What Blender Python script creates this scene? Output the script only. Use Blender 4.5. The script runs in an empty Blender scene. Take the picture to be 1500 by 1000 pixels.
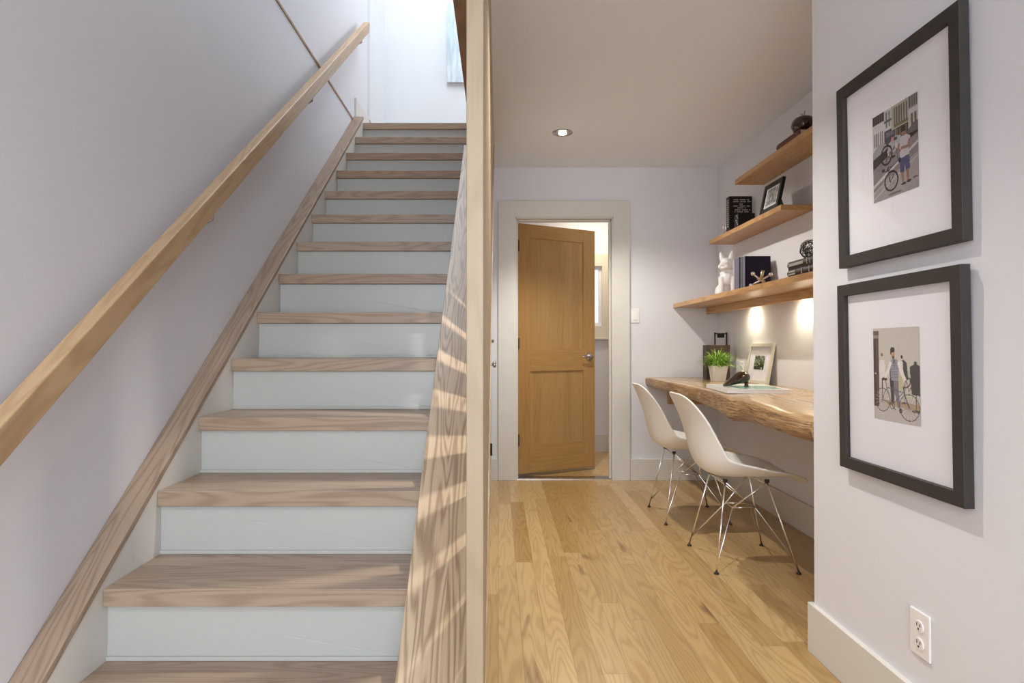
import bpy, bmesh, math, random
from mathutils import Vector, Matrix, noise as mnoise
R = random.Random(7)
SC = bpy.context.scene
COL = SC.collection
PI = math.pi

# ------------------------------------------------------------------ materials
class NT:
    def __init__(s, name):
        s.m = bpy.data.materials.new(name); s.m.use_nodes = True
        s.t = s.m.node_tree; s.n = s.t.nodes; s.l = s.t.links
        s.bsdf = s.n['Principled BSDF']; s.out = s.n['Material Output']
    def new(s, typ, **kw):
        n = s.n.new(typ)
        for k, v in kw.items(): setattr(n, k, v)
        return n
    def put(s, sock, v):
        if isinstance(v, bpy.types.NodeSocket): s.l.new(v, sock)
        else:
            if sock.type == 'RGBA' and len(v) == 3: v = (*v, 1)
            sock.default_value = v
    def math(s, op, a, b=0.0, c=None):
        n = s.new('ShaderNodeMath', operation=op)
        s.put(n.inputs[0], a); s.put(n.inputs[1], b)
        if c is not None: s.put(n.inputs[2], c)
        return n.outputs[0]
    def vmath(s, op, a, b):
        n = s.new('ShaderNodeVectorMath', operation=op)
        s.put(n.inputs[0], a); s.put(n.inputs[1], b)
        return n.outputs[0]
    def mix(s, f, a, b, blend='MIX'):
        n = s.new('ShaderNodeMix', data_type='RGBA', blend_type=blend)
        s.put(n.inputs[0], f); s.put(n.inputs[6], a); s.put(n.inputs[7], b)
        return n.outputs[2]
    def noise(s, v, scale=1.0, detail=2.0, rough=0.5, dist=0.0):
        n = s.new('ShaderNodeTexNoise')
        s.put(n.inputs['Vector'], v); n.inputs['Scale'].default_value = scale
        n.inputs['Detail'].default_value = detail; n.inputs['Roughness'].default_value = rough
        n.inputs['Distortion'].default_value = dist
        return n.outputs['Fac']
    def white(s, v):
        n = s.new('ShaderNodeTexWhiteNoise', noise_dimensions='3D'); s.put(n.inputs['Vector'], v)
        return n.outputs['Value'], n.outputs['Color']
    def comb(s, x, y, z):
        n = s.new('ShaderNodeCombineXYZ'); s.put(n.inputs[0], x); s.put(n.inputs[1], y); s.put(n.inputs[2], z)
        return n.outputs[0]
    def sep(s, v):
        n = s.new('ShaderNodeSeparateXYZ'); s.put(n.inputs[0], v); return n.outputs
    def ramp(s, f, a, b):
        n = s.new('ShaderNodeMapRange'); s.put(n.inputs[0], f)
        n.inputs[1].default_value = a; n.inputs[2].default_value = b
        return n.outputs[0]
    def coord(s, which='Object'):
        return s.new('ShaderNodeTexCoord').outputs[which]
    def bump(s, h, strength=0.2, dist=0.01):
        n = s.new('ShaderNodeBump'); n.inputs['Strength'].default_value = strength
        n.inputs['Distance'].default_value = dist; s.put(n.inputs['Height'], h)
        s.l.new(n.outputs[0], s.bsdf.inputs['Normal'])

def plain(name, col, rough=0.5, metal=0.0, spec=0.5, bump=0.0, bscale=60, var=0.0, vscale=8, coat=0.0):
    t = NT(name); b = t.bsdf
    c = t.coord()
    if var:
        f = t.noise(c, vscale, 3)
        col2 = tuple(min(1, x * (1 - var)) for x in col)
        t.put(b.inputs['Base Color'], t.mix(f, col, col2))
    else: t.put(b.inputs['Base Color'], col)
    b.inputs['Roughness'].default_value = rough; b.inputs['Metallic'].default_value = metal
    b.inputs['Specular IOR Level'].default_value = spec
    if coat: b.inputs['Coat Weight'].default_value = coat; b.inputs['Coat Roughness'].default_value = 0.1
    if bump: t.bump(t.noise(c, bscale, 3), bump, 0.004)
    return t.m

def wood(name, base, dark, axis='x', k=9.0, rings=26.0, stretch=0.11, staves=None, board=None, tone=0.12,
         rough=0.42, warm=None, fiber=0.35, random_obj=True, gap=0.0, contrast=0.55, knots=0.0, spec=0.4, slope=False):
    """grain along `axis`; staves=(cross axis, width); board=length of a board within a stave row"""
    t = NT(name); b = t.bsdf
    c = t.coord()
    if slope:
        vr = t.new('ShaderNodeVectorRotate', rotation_type='X_AXIS'); vr.inputs['Angle'].default_value = -math.atan(0.198/0.2592)
        t.l.new(c, vr.inputs['Vector']); c = vr.outputs[0]
    if random_obj:
        oi = t.new('ShaderNodeObjectInfo').outputs['Random']
        c0 = t.vmath('ADD', c, t.comb(t.math('MULTIPLY', oi, 7.3), t.math('MULTIPLY', oi, 13.7), t.math('MULTIPLY', oi, 5.9)))
    else: c0 = c
    tonev = None; gapf = None
    if staves:
        ax = {'x': 0, 'y': 1, 'z': 2}
        s0 = t.sep(c)
        u = t.math('DIVIDE', s0[ax[staves[0]]], staves[1])
        row = t.math('FLOOR', u)
        if random_obj: rowr = t.math('ADD', row, t.math('MULTIPLY', oi, 91.0))
        else: rowr = row
        if board:
            off, _ = t.white(t.comb(row, 3.1, 0.0))
            vv = t.math('ADD', t.math('DIVIDE', s0[ax[axis]], board), t.math('MULTIPLY', off, 9.7))
            bi = t.math('FLOOR', vv)
            fr = t.math('FRACT', vv)
        else: bi = 0.0
        val, colr = t.white(t.comb(rowr, bi, 1.7))
        tonev = val
        c0 = t.vmath('ADD', c0, t.vmath('MULTIPLY', colr, (11.0, 11.0, 11.0)))
        if gap:
            fu = t.math('FRACT', u)
            d = t.math('MINIMUM', fu, t.math('SUBTRACT', 1.0, fu))
            g = t.math('LESS_THAN', d, gap / staves[1])
            if board:
                d2 = t.math('MINIMUM', fr, t.math('SUBTRACT', 1.0, fr))
                g = t.math('MAXIMUM', g, t.math('LESS_THAN', d2, gap / board))
            gapf = g
    sc = {'x': (stretch, 1, 1), 'y': (1, stretch, 1), 'z': (1, 1, stretch)}[axis]
    v = t.vmath('MULTIPLY', c0, sc)
    n1 = t.noise(v, k, 2.0, 0.45, 0.15)
    ring = t.math('MULTIPLY', t.math('ADD', t.math('SINE', t.math('MULTIPLY', n1, rings * 2.2)), 1.0), 0.5)
    ring = t.math('POWER', ring, 2.0)
    sf = {'x': (5, 260, 260), 'y': (260, 5, 260), 'z': (260, 260, 5)}[axis]
    fib = t.noise(t.vmath('MULTIPLY', c0, sf), 1.0, 3, 0.6)
    patch = t.noise(v, k * 0.35, 2)
    f = t.math('MULTIPLY', ring, contrast)
    f = t.math('ADD', f, t.math('MULTIPLY', t.math('SUBTRACT', fib, 0.5), fiber * 2.2))
    f = t.math('MAXIMUM', t.math('MINIMUM', f, 1.0), 0.0)
    col = t.mix(f, base, dark)
    if warm is not None:
        col = t.mix(t.ramp(patch, 0.42, 0.66), col, warm, 'MULTIPLY')
    if tonev is not None:
        hi = tuple([1.0] * 3); lo = (1 - tone * 1.0, 1 - tone * 1.25, 1 - tone * 1.7)
        col = t.mix(tonev, lo, hi) if False else t.mix(1.0, col, t.mix(tonev, lo, hi), 'MULTIPLY')
    if knots:
        kn = t.noise(t.vmath('MULTIPLY', c0, {'x': (.25, 1, 1), 'y': (1, .25, 1), 'z': (1, 1, .25)}[axis]), 7, 2, .5, .6)
        col = t.mix(t.math('MULTIPLY', t.ramp(kn, 0.69, 0.76), knots), col, (0.16, 0.075, 0.03))
    if gapf is not None:
        col = t.mix(t.math('MULTIPLY', gapf, 0.55), col, (0.12, 0.07, 0.035))
    t.put(b.inputs['Base Color'], col)
    b.inputs['Roughness'].default_value = rough
    b.inputs['Specular IOR Level'].default_value = spec
    t.bump(fib, 0.06, 0.002)
    return t.m

def glassy(name, tint=(1, 1, 1), refl=0.06, rough=0.02):
    t = NT(name); t.n.remove(t.bsdf)
    tr = t.new('ShaderNodeBsdfTransparent'); tr.inputs[0].default_value = (*tint, 1)
    gl = t.new('ShaderNodeBsdfGlossy'); gl.inputs['Roughness'].default_value = rough
    lw = t.new('ShaderNodeLayerWeight'); lw.inputs[0].default_value = .5
    fr = t.math('MULTIPLY_ADD', t.math('POWER', lw.outputs['Facing'], 5.0), .6, .025)
    mx = t.new('ShaderNodeMixShader')
    t.l.new(fr, mx.inputs[0]); t.l.new(tr.outputs[0], mx.inputs[1]); t.l.new(gl.outputs[0], mx.inputs[2])
    t.l.new(mx.outputs[0], t.out.inputs[0])
    return t.m

def emis(name, col, s):
    t = NT(name); t.put(t.bsdf.inputs['Base Color'], col)
    t.put(t.bsdf.inputs['Emission Color'], col); t.bsdf.inputs['Emission Strength'].default_value = s
    return t.m

def paint_attr(name, rough=0.35):
    t = NT(name); a = t.new('ShaderNodeAttribute'); a.attribute_name = 'ink'
    t.l.new(a.outputs['Color'], t.bsdf.inputs['Base Color']); t.bsdf.inputs['Roughness'].default_value = rough
    return t.m

M = {}
M['wall'] = plain('wall_paint', (0.70, 0.705, 0.755), 0.6, bump=0.03, bscale=240)
M['wall2'] = plain('upper_wall_paint', (0.70, 0.73, 0.76), 0.6, bump=0.03, bscale=240)
M['ceiling'] = plain('ceiling_paint', (0.80, 0.825, 0.885), 0.75, bump=0.03, bscale=200)
M['trim'] = plain('trim_paint', (0.64, 0.625, 0.59), 0.38)
M['riser'] = plain('riser_paint', (0.46, 0.472, 0.455), 0.30)  # darker copy of the white paint that the skirt board also has
M['floor'] = wood('oak_floor', (0.56, 0.405, 0.21), (0.34, 0.205, 0.085), 'y', k=8, rings=52, staves=('x', 0.083), board=1.15,
                  tone=0.32, rough=0.30, warm=(0.95, 0.90, 0.82), random_obj=False, gap=0.0009, contrast=0.42, fiber=0.34, knots=0.85)
M['tread'] = wood('oak_tread', (0.42, 0.325, 0.250), (0.26, 0.18, 0.125), 'x', k=8, rings=58, stretch=.09, rough=0.38, warm=(0.88, 0.81, 0.76),
                  contrast=0.55, staves=('y', 0.09), tone=0.13)
M['cap'] = wood('ash_cap', (0.58, 0.46, 0.325), (0.25, 0.165, 0.10), 'y', k=12, rings=46, rough=0.36, warm=(0.82, 0.75, 0.70),
                contrast=0.7, staves=('x', 0.105), tone=0.18, slope=True, stretch=.07)
M['trimwood'] = wood('oak_trim', (0.36, 0.27, 0.20), (0.22, 0.145, 0.095), 'y', k=9, rings=50, rough=0.42, warm=(0.84, 0.76, 0.70), contrast=0.6, slope=True, stretch=.08)
M['rail'] = wood('oak_rail', (0.52, 0.365, 0.215), (0.35, 0.215, 0.11), 'y', k=7, rings=36, rough=0.36, warm=(0.95, 0.88, 0.78), contrast=0.45, fiber=.25, slope=True)
M['slat'] = wood('oak_slat', (0.39, 0.31, 0.215), (0.31, 0.23, 0.14), 'z', k=7, rings=30, rough=0.42, warm=(0.96, 0.91, 0.83), contrast=0.35, fiber=.25)
M['header'] = wood('oak_header', (0.42, 0.25, 0.15), (0.26, 0.14, 0.075), 'y', k=8, rings=34, rough=0.5)
M['shelf'] = wood('fir_shelf', (0.54, 0.325, 0.145), (0.33, 0.165, 0.055), 'y', k=9, rings=36, rough=0.35, warm=(0.92, 0.84, 0.74), contrast=.5)
M['fir'] = wood('fir_door', (0.41, 0.235, 0.085), (0.30, 0.155, 0.045), 'z', k=9, rings=40, rough=0.42, contrast=0.35, fiber=.2, stretch=.05,
                warm=(0.96, 0.92, 0.88))
M['firpanel'] = wood('fir_panel', (0.43, 0.26, 0.105), (0.29, 0.150, 0.050), 'z', k=9, rings=60, rough=0.38, staves=('x', 0.075), tone=0.12,
                     contrast=0.35, fiber=.2, stretch=.035)
M['firrail'] = wood('fir_rail', (0.41, 0.235, 0.085), (0.30, 0.155, 0.045), 'x', k=9, rings=40, rough=0.38, contrast=0.35, fiber=.2, stretch=.05)
M['desk'] = wood('slab_top', (0.50, 0.355, 0.20), (0.31, 0.185, 0.085), 'y', k=4, rings=44, stretch=0.14, rough=0.22, warm=(0.90, 0.82, 0.72),
                 contrast=0.5, spec=.55)
M['shell'] = plain('white_plastic', (0.86, 0.845, 0.815), 0.38)
M['chrome'] = plain('chrome', (0.88, 0.88, 0.9), 0.2, metal=1.0)
M['nickel'] = plain('satin_nickel', (0.50, 0.49, 0.49), 0.25, metal=1.0)
M['rubber'] = plain('black_rubber', (0.02, 0.016, 0.014), 0.6)
M['black'] = plain('black_finish', (0.012, 0.010, 0.010), 0.5, spec=.25)
M['frame'] = plain('charcoal_stained_wood', (0.036, 0.030, 0.028), 0.6, var=0.45, vscale=22, bump=.15, bscale=40)
M['mat'] = plain('mat_board', (0.80, 0.80, 0.87), 0.8)
M['glass'] = glassy('picture_glass')
M['plastic'] = plain('switch_plastic', (0.80, 0.78, 0.78), 0.35)
M['slot'] = plain('slot_dark', (0.05, 0.045, 0.045), 0.6)
M['ink'] = paint_attr('printed_picture')
M['white'] = plain('white_ceramic', (0.83, 0.82, 0.84), 0.32)
M['pot'] = plain('white_pot', (0.84, 0.82, 0.78), 0.4)
M['soil'] = plain('soil', (0.05, 0.035, 0.02), 0.95, bump=.8, bscale=90)
M['paper'] = plain('book_paper', (0.72, 0.68, 0.60), 0.8, var=.1, vscale=300)
M['navy'] = plain('dark_navy_cloth', (0.014, 0.009, 0.028), 0.6, spec=.2)
M['bluegrey'] = plain('slate_blue_cloth', (0.16, 0.16, 0.23), 0.6, var=.3, vscale=60)
M['greygreen'] = plain('grey_green_cloth', (0.12, 0.13, 0.13), 0.6)
M['brownleather'] = plain('brown_leather', (0.035, 0.022, 0.019), 0.5, var=.4, vscale=80)
M['silverink'] = plain('silver_lettering', (0.50, 0.46, 0.42), 0.4)
M['redcloth'] = plain('patterned_red_cloth', (0.20, 0.065, 0.05), 0.6, var=.75, vscale=70)
M['vase'] = plain('dark_red_glaze', (0.028, 0.006, 0.008), 0.14, coat=.6)
M['stem'] = plain('dried_stem', (0.28, 0.17, 0.07), 0.7)
M['wire'] = plain('dark_wire', (0.06, 0.045, 0.04), 0.4, metal=.7)
M['brass'] = plain('brass', (0.62, 0.50, 0.30), 0.25, metal=1.0)
M['silver'] = plain('polished_silver', (0.80, 0.78, 0.78), 0.15, metal=1.0)
M['bronze'] = plain('dark_bronze_glaze', (0.05, 0.026, 0.014), 0.16, coat=.7, var=.4, vscale=20)
M['darkbox'] = wood('dark_stained_block', (0.055, 0.032, 0.022), (0.03, 0.017, 0.012), 'z', k=9, rings=14, rough=0.55)
M['cream'] = plain('cream_frame', (0.60, 0.58, 0.50), 0.4)
M['magazine'] = plain('white_cover', (0.76, 0.77, 0.78), 0.25)
M['teal'] = plain('teal_cover_print', (0.16, 0.36, 0.32), 0.25)
M['canvas'] = None
M['bulb'] = emis('lit_lamp', (1.0, 0.93, 0.80), 30.0)
M['puck'] = emis('lit_puck', (1.0, 0.87, 0.62), 12.0)
M['clear'] = glassy('clear_glass')
M['tile'] = plain('pale_grey_floor_tile', (0.42, 0.40, 0.38), 0.5)

def grass_mat():
    t = NT('grass_blades'); c = t.coord()
    f = t.noise(c, 45, 2)
    t.put(t.bsdf.inputs['Base Color'], t.mix(t.ramp(f, .35, .65), (0.09, 0.25, 0.03), (0.42, 0.62, 0.12)))
    t.bsdf.inputs['Roughness'].default_value = 0.5
    t.bsdf.inputs['Subsurface Weight'].default_value = 0.0
    return t.m
M['grass'] = grass_mat()
def canvas_mat():
    t = NT('pale_blue_abstract_canvas'); c = t.coord()
    n = t.noise(t.vmath('MULTIPLY', c, (9, 1, 1.6)), 1.6, 4, .6, .5)
    t.put(t.bsdf.inputs['Base Color'], t.mix(t.ramp(n, .35, .65), (0.42, 0.55, 0.60), (0.70, 0.77, 0.82)))
    t.bsdf.inputs['Roughness'].default_value = .7
    return t.m
M['canvas'] = canvas_mat()
def edge_mat():
    # rough live edge: bark-free sapwood, long fibres, pale burls
    t = NT('live_edge'); c = t.coord()
    v = t.vmath('MULTIPLY', c, (1.0, .07, 1.0))
    a = t.noise(v, 120, 4, .6, .2)
    a3 = t.noise(v, 34, 3, .5, .3)
    b2 = t.noise(t.vmath('MULTIPLY', c, (1, .4, 1)), 14, 3, .6, .8)
    col = t.mix(t.ramp(a3, .40, .60), (0.46, 0.28, 0.12), (0.29, 0.15, 0.06))
    col = t.mix(t.ramp(a, .50, .66), col, (0.11, 0.048, 0.018))
    col = t.mix(t.ramp(b2, .60, .70), col, (0.68, 0.50, 0.25))
    t.put(t.bsdf.inputs['Base Color'], col)
    t.bsdf.inputs['Roughness'].default_value = .4
    t.bump(a, .9, .012)
    return t.m
M['edge'] = edge_mat()

# ------------------------------------------------------------------ mesh helpers
class B:
    def __init__(s): s.v = []; s.f = []; s.mi = []; s.cur = 0
    def add(s, vs, fs, mi=None):
        o = len(s.v); s.v += [Vector(p) for p in vs]
        for f in fs: s.f.append(tuple(o + i for i in f)); s.mi.append(s.cur if mi is None else mi)
        return s
    def box(s, x0, x1, y0, y1, z0, z1, mi=None):
        x0, x1 = sorted((x0, x1)); y0, y1 = sorted((y0, y1)); z0, z1 = sorted((z0, z1))
        vs = [(x0,y0,z0),(x1,y0,z0),(x1,y1,z0),(x0,y1,z0),(x0,y0,z1),(x1,y0,z1),(x1,y1,z1),(x0,y1,z1)]
        return s.add(vs, [(0,3,2,1),(4,5,6,7),(0,1,5,4),(1,2,6,5),(2,3,7,6),(3,0,4,7)], mi)
    def prism(s, pts, a0, a1, axis='x', mi=None):
        """pts: outline in the two other axes (in axis order), extruded a0..a1"""
        def P(a, p):
            return {'x': (a, p[0], p[1]), 'y': (p[0], a, p[1]), 'z': (p[0], p[1], a)}[axis]
        n = len(pts)
        vs = [P(a0, p) for p in pts] + [P(a1, p) for p in pts]
        fs = [tuple(range(n)), tuple(range(2*n-1, n-1, -1))] + [(i, i+n, (i+1) % n + n, (i+1) % n) for i in range(n)]
        return s.add(vs, fs, mi)
    def tube(s, path, r, seg=8, closed=False, mi=None):
        path = [Vector(p) for p in path]; n = len(path); vs = []
        rr = r if isinstance(r, (list, tuple)) else [r] * n
        prev = None
        for i, p in enumerate(path):
            if closed: d = path[(i+1) % n] - path[i-1]
            else: d = path[min(i+1, n-1)] - path[max(i-1, 0)]
            d.normalize()
            if prev is None:
                a = Vector((0,0,1)) if abs(d.z) < .9 else Vector((1,0,0))
                u = d.cross(a).normalized()
            else:
                u = (prev - d * prev.dot(d)).normalized()
            prev = u; w = d.cross(u)
            for k in range(seg):
                an = 2*PI*k/seg
                vs.append(p + (u*math.cos(an) + w*math.sin(an)) * rr[i])
        fs = []
        for i in range(n if closed else n-1):
            j = (i+1) % n
            for k in range(seg):
                fs.append((i*seg+k, i*seg+(k+1) % seg, j*seg+(k+1) % seg, j*seg+k))
        if not closed: fs += [tuple(range(seg-1, -1, -1)), tuple(range((n-1)*seg, n*seg))]
        return s.add(vs, fs, mi)
    def lathe(s, prof, c=(0,0,0), seg=24, axis='z', mi=None):
        vs = []; n = len(prof)
        for r, h in prof:
            for k in range(seg):
                a = 2*PI*k/seg; x, y = r*math.cos(a), r*math.sin(a)
                p = {'z': (x, y, h), 'x': (h, x, y), 'y': (x, h, y)}[axis]
                vs.append((c[0]+p[0], c[1]+p[1], c[2]+p[2]))
        fs = []
        for i in range(n-1):
            for k in range(seg): fs.append((i*seg+k, i*seg+(k+1) % seg, (i+1)*seg+(k+1) % seg, (i+1)*seg+k))
        if prof[0][0] > 1e-6: fs.append(tuple(range(seg-1, -1, -1)))
        if prof[-1][0] > 1e-6: fs.append(tuple(range((n-1)*seg, n*seg)))
        return s.add(vs, fs, mi)
    def ell(s, c, r, rot=None, seg=16, rings=10, mi=None):
        vs = []; 
        for i in range(rings+1):
            th = PI*i/rings
            for k in range(seg):
                a = 2*PI*k/seg
                p = Vector((r[0]*math.sin(th)*math.cos(a), r[1]*math.sin(th)*math.sin(a), r[2]*math.cos(th)))
                if rot is not None: p = rot @ p
                vs.append(Vector(c) + p)
        fs = []
        for i in range(rings):
            for k in range(seg): fs.append((i*seg+k, (i+1)*seg+k, (i+1)*seg+(k+1) % seg, i*seg+(k+1) % seg))
        return s.add(vs, fs, mi)
    def frame(s, w, h, b, d0, d1, plane='yz', at=(0,0,0), mi=None):
        return s

ORIG = {}
def mk(name, b, mat, parent=None, bevel=0.0, smooth=False, subsurf=0, solid=0.0, kind=None, label=None, cat=None, group=None,
       origin='base', mods=None, merge=True):
    xs = [p.x for p in b.v]; ys = [p.y for p in b.v]; zs = [p.z for p in b.v]
    if origin == 'base': c = Vector(((min(xs)+max(xs))/2, (min(ys)+max(ys))/2, min(zs)))
    else: c = Vector(origin)
    me = bpy.data.meshes.new(name)
    me.from_pydata([p - c for p in b.v], [], b.f)
    mats = mat if isinstance(mat, (list, tuple)) else [mat]
    for m in mats: me.materials.append(m)
    if len(mats) > 1:
        for p, i in zip(me.polygons, b.mi): p.material_index = i
    bm = bmesh.new(); bm.from_mesh(me)
    if merge: bmesh.ops.remove_doubles(bm, verts=bm.verts, dist=1e-6)
    bmesh.ops.recalc_face_normals(bm, faces=bm.faces)
    bm.to_mesh(me); bm.free()
    o = bpy.data.objects.new(name, me); COL.objects.link(o)
    po = ORIG.get(parent.name, Vector()) if parent else Vector()
    o.location = c - po
    if parent: o.parent = parent
    ORIG[o.name] = c.copy()
    if bevel:
        m = o.modifiers.new('bevel', 'BEVEL'); m.width = bevel; m.segments = 2; m.limit_method = 'ANGLE'; m.angle_limit = .6
    if subsurf:
        m = o.modifiers.new('sub', 'SUBSURF'); m.levels = subsurf; m.render_levels = subsurf
    if solid:
        m = o.modifiers.new('sol', 'SOLIDIFY'); m.thickness = solid; m.offset = 0
    if mods: mods(o)
    if smooth:
        for p in me.polygons: p.use_smooth = True
        if smooth == 'auto':
            me.shade_smooth() if False else None
    if kind: o['kind'] = kind
    if label: o['label'] = label
    if cat: o['category'] = cat
    if group: o['group'] = group
    return o

def thing(name, label, cat, loc=(0,0,0), group=None, kind=None, parent=None):
    o = bpy.data.objects.new(name, None); COL.objects.link(o)
    o.empty_display_size = .05
    po = ORIG.get(parent.name, Vector()) if parent else Vector()
    o.location = Vector(loc) - po
    if parent: o.parent = parent
    ORIG[o.name] = Vector(loc)
    if label: o['label'] = label
    if cat: o['category'] = cat
    if group: o['group'] = group
    if kind: o['kind'] = kind
    return o

def struct(name, b, mat, label, cat, **kw):
    return mk(name, b, mat, kind='structure', label=label, cat=cat, **kw)

def dup(root, loc, rz=None, label=None):
    r = root.copy(); COL.objects.link(r); r.location = loc
    if rz is not None: r.rotation_euler.z = rz
    if label: r['label'] = label
    def rec(a, b2):
        for ch in [x for x in COL.objects if x.parent == a]:
            c = ch.copy(); COL.objects.link(c); c.parent = b2
            rec(ch, c)
    rec(root, r)
    return r

# ------------------------------------------------------------------ dimensions (metres), camera stands at x=0, y=0
XL = -1.125                 # left wall
XW = -0.065                 # hall face of the wall under the stair
YB = 4.80                   # back wall
XN = 1.717                  # niche wall
XR = 1.075; YR = 2.10       # right wall with the frames, and its corner
HC = 2.44; HF = 2.776       # ceiling, upper floor
G = 0.2592; RS = 0.198; Y2 = 1.633; TH = 0.048
SL = RS / G
def nose(y): return 2*RS + (y - Y2) * SL      # nosing line

# ------------------------------------------------------------------ room shell
b = B(); b.box(XL-.12, XN+.5, -3.2, YB+.06, -0.06, 0)
struct('floor', b, M['floor'], 'honey oak strip floor of the hallway and study nook', 'floor', origin=(0,0,0))
b = B(); b.box(-.3, 1.9, YB+.06, 6.3, -.06, 0)
struct('floor_washroom', b, M['floor'], 'oak floor beyond the half open door', 'floor', origin=(0.02,.4,0))

b = B(); b.box(XL-.12, XL, -3.2, 6.06, 0, 5.3)
struct('wall_left', b, M['wall'], 'tall pale lavender grey wall carrying the handrail', 'wall')

b = B()                                          # back wall with door opening
DX0, DX1, DZ = 0.140, 0.890, 2.045
b.box(XL, DX0, YB, YB+.12, 0, HC); b.box(DX1, XN+.12, YB, YB+.12, 0, HC); b.box(DX0, DX1, YB, YB+.12, DZ, HC)
struct('wall_back', b, M['wall'], 'lavender grey end wall around the wooden door', 'wall')
b = B(); b.box(XN, XN+.12, YR-.3, YB, 0, HC)
struct('wall_niche', b, M['wall'], 'side wall of the study nook behind desk and shelves', 'wall')
b = B(); b.box(XR, XN+.12, -3.2, YR, 0, HC)
struct('wall_right', b, M['wall'], 'near right wall with the two framed photographs', 'wall', bevel=.004)
# wall under the stair, its top follows the flight
y0 = 1.10
def capz(y): return nose(y) + .012
b = B()
yt = Y2 + (HC - .0 - 2*RS - .012) / SL
b.prism([(y0, 0), (YB, 0), (YB, HC), (yt, HC), (y0, capz(y0))], -.225, XW, 'x')
struct('wall_stair', b, M['wall'], 'low sloping wall between the stair and the hall', 'wall')

b = B(); b.box(-.0305, XN+.12, -3.2, YB+.12, HC, HF-.02)
struct('ceiling', b, M['ceiling'], 'warm white hallway ceiling with a recessed light', 'ceiling')
b = B(); b.box(XL, -.0305, Y2+12*G+.03, YB+.12, HC+.06, HF-.048); b.box(XL, -.0305, YB+.12, 6.06, HC, HF-.048)
b.box(XL, XN+.12, Y2+12*G+.28, 6.06, HF-.048, HF-.005)
b.box(-.0305, XN+.12, -.3, Y2+12*G+.28, HF-.02, HF-.005)
struct('floor_upper', b, M['header'], 'upper landing floor above the stair', 'floor')
b = B(); b.box(XL-.12, 1.9, 6.06, 6.18, HF-.3, 5.3)
struct('wall_upper_back', b, M['wall2'], 'bright white wall at the head of the stair', 'wall')
b = B(); b.box(1.83, 1.835, 4.7, 5.85, 3.5, 4.75)
struct('window_3', b, M['clear'], 'landing window pane on the upper right', 'window')
b = B(); b.box(XL-.12, -1.0, -3.32, -3.2, 0, HF); b.box(1.0, 1.9, -3.32, -3.2, 0, HF); b.box(-1.0, 1.0, -3.32, -3.2, 0, .35); b.box(-1.0, 1.0, -3.32, -3.2, 2.4, HF)
struct('wall_front', b, M['wall'], 'foyer wall behind the viewpoint with a wide window', 'wall')
b = B(); b.box(-1.0, 1.0, -3.26, -3.255, .35, 2.4)
struct('window_4', b, M['clear'], 'wide foyer window pane behind the viewpoint', 'window')
b = B(); b.box(1.78, 1.9, -.3, 4.7, HF, 5.3); b.box(1.78, 1.9, 5.85, 6.06, HF, 5.3); b.box(1.78, 1.9, 4.7, 5.85, HF, 3.5); b.box(1.78, 1.9, 4.7, 5.85, 4.75, 5.3)
struct('wall_upper_right', b, M['wall2'], 'upper right wall beyond the stairwell', 'wall')
b = B(); b.box(XL-.12, 1.9, -.42, -.3, HC, 5.3)
struct('wall_upper_front', b, M['wall2'], 'upper wall over the foyer side of the stairwell', 'wall')
b = B()                                          # upper ceiling with skylight opening
SKX0, SKX1, SKY0, SKY1 = -1.0, .3, 2.9, 5.7
b.box(XL-.12, SKX0, -.42, 6.18, 5.3, 5.5); b.box(SKX1, 1.9, -.42, 6.18, 5.3, 5.5)
b.box(SKX0, SKX1, -.42, SKY0, 5.3, 5.5); b.box(SKX0, SKX1, SKY1, 6.18, 5.3, 5.5)
struct('ceiling_upper', b, M['wall2'], 'upper ceiling with the skylight well', 'ceiling')
b = B(); b.box(SKX0, SKX1, SKY0, SKY1, 5.48, 5.49)
struct('window_2', b, M['clear'], 'skylight pane over the stairwell', 'skylight')
# foyer ceiling on the stair side
b = B(); b.box(XL, -.0305, -3.2, -.3, HC, HF-.02)
struct('ceiling_foyer', b, M['ceiling'], 'foyer ceiling in front of the stairwell', 'ceiling')

# baseboards
BH = .165
b = B(); b.box(XW, -.002, YB-.016, YB, 0, BH)
b.box(1.026, XN, YB-.016, YB, 0, BH)
struct('baseboard_back', b, M['trim'], 'white baseboard along the end wall', 'baseboard', bevel=.002)
b = B(); b.box(XN-.016, XN, YR, YB-.016, 0, BH)
struct('baseboard_niche', b, M['trim'], 'white baseboard under the desk', 'baseboard', bevel=.002)
b = B(); b.box(XR-.016, XR, -3.2, YR+.012, 0, BH); b.box(XR, XN-.016, YR, YR+.012, 0, BH)
struct('baseboard_right', b, M['trim'], 'white baseboard below the framed photographs', 'baseboard', bevel=.002)
b = B(); b.box(XW, XW+.014, y0, 3.78, 0, BH)
struct('baseboard_stair', b, M['trim'], 'white baseboard at the foot of the stair wall', 'baseboard', bevel=.002)
b = B(); b.box(XL, XL+.014, 4.79, 6.06, HF-.005, HF+.21)
struct('baseboard_upper', b, M['trim'], 'white baseboard at the head of the stair', 'baseboard', bevel=.002)
b = B(); b.box(XL, XL+.006, .3, 4.80, HF+.012, HF+.026)
struct('trim_1', b, M['header'], 'thin brown wooden strip on the left wall at upper floor level', 'trim')
b = B(); b.box(XL, XL+.010, 5.30, 5.92, 4.14, 4.165)
struct('trim_2', b, M['trim'], 'short pale ledge high on the wall above the landing', 'trim')
b = B(); b.box(XL, XL+.02, 5.26, 5.95, HF+.21, 4.12)
struct('trim_3', b, M['wall2'], 'white upright wall panel beside the landing', 'trim')

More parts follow.
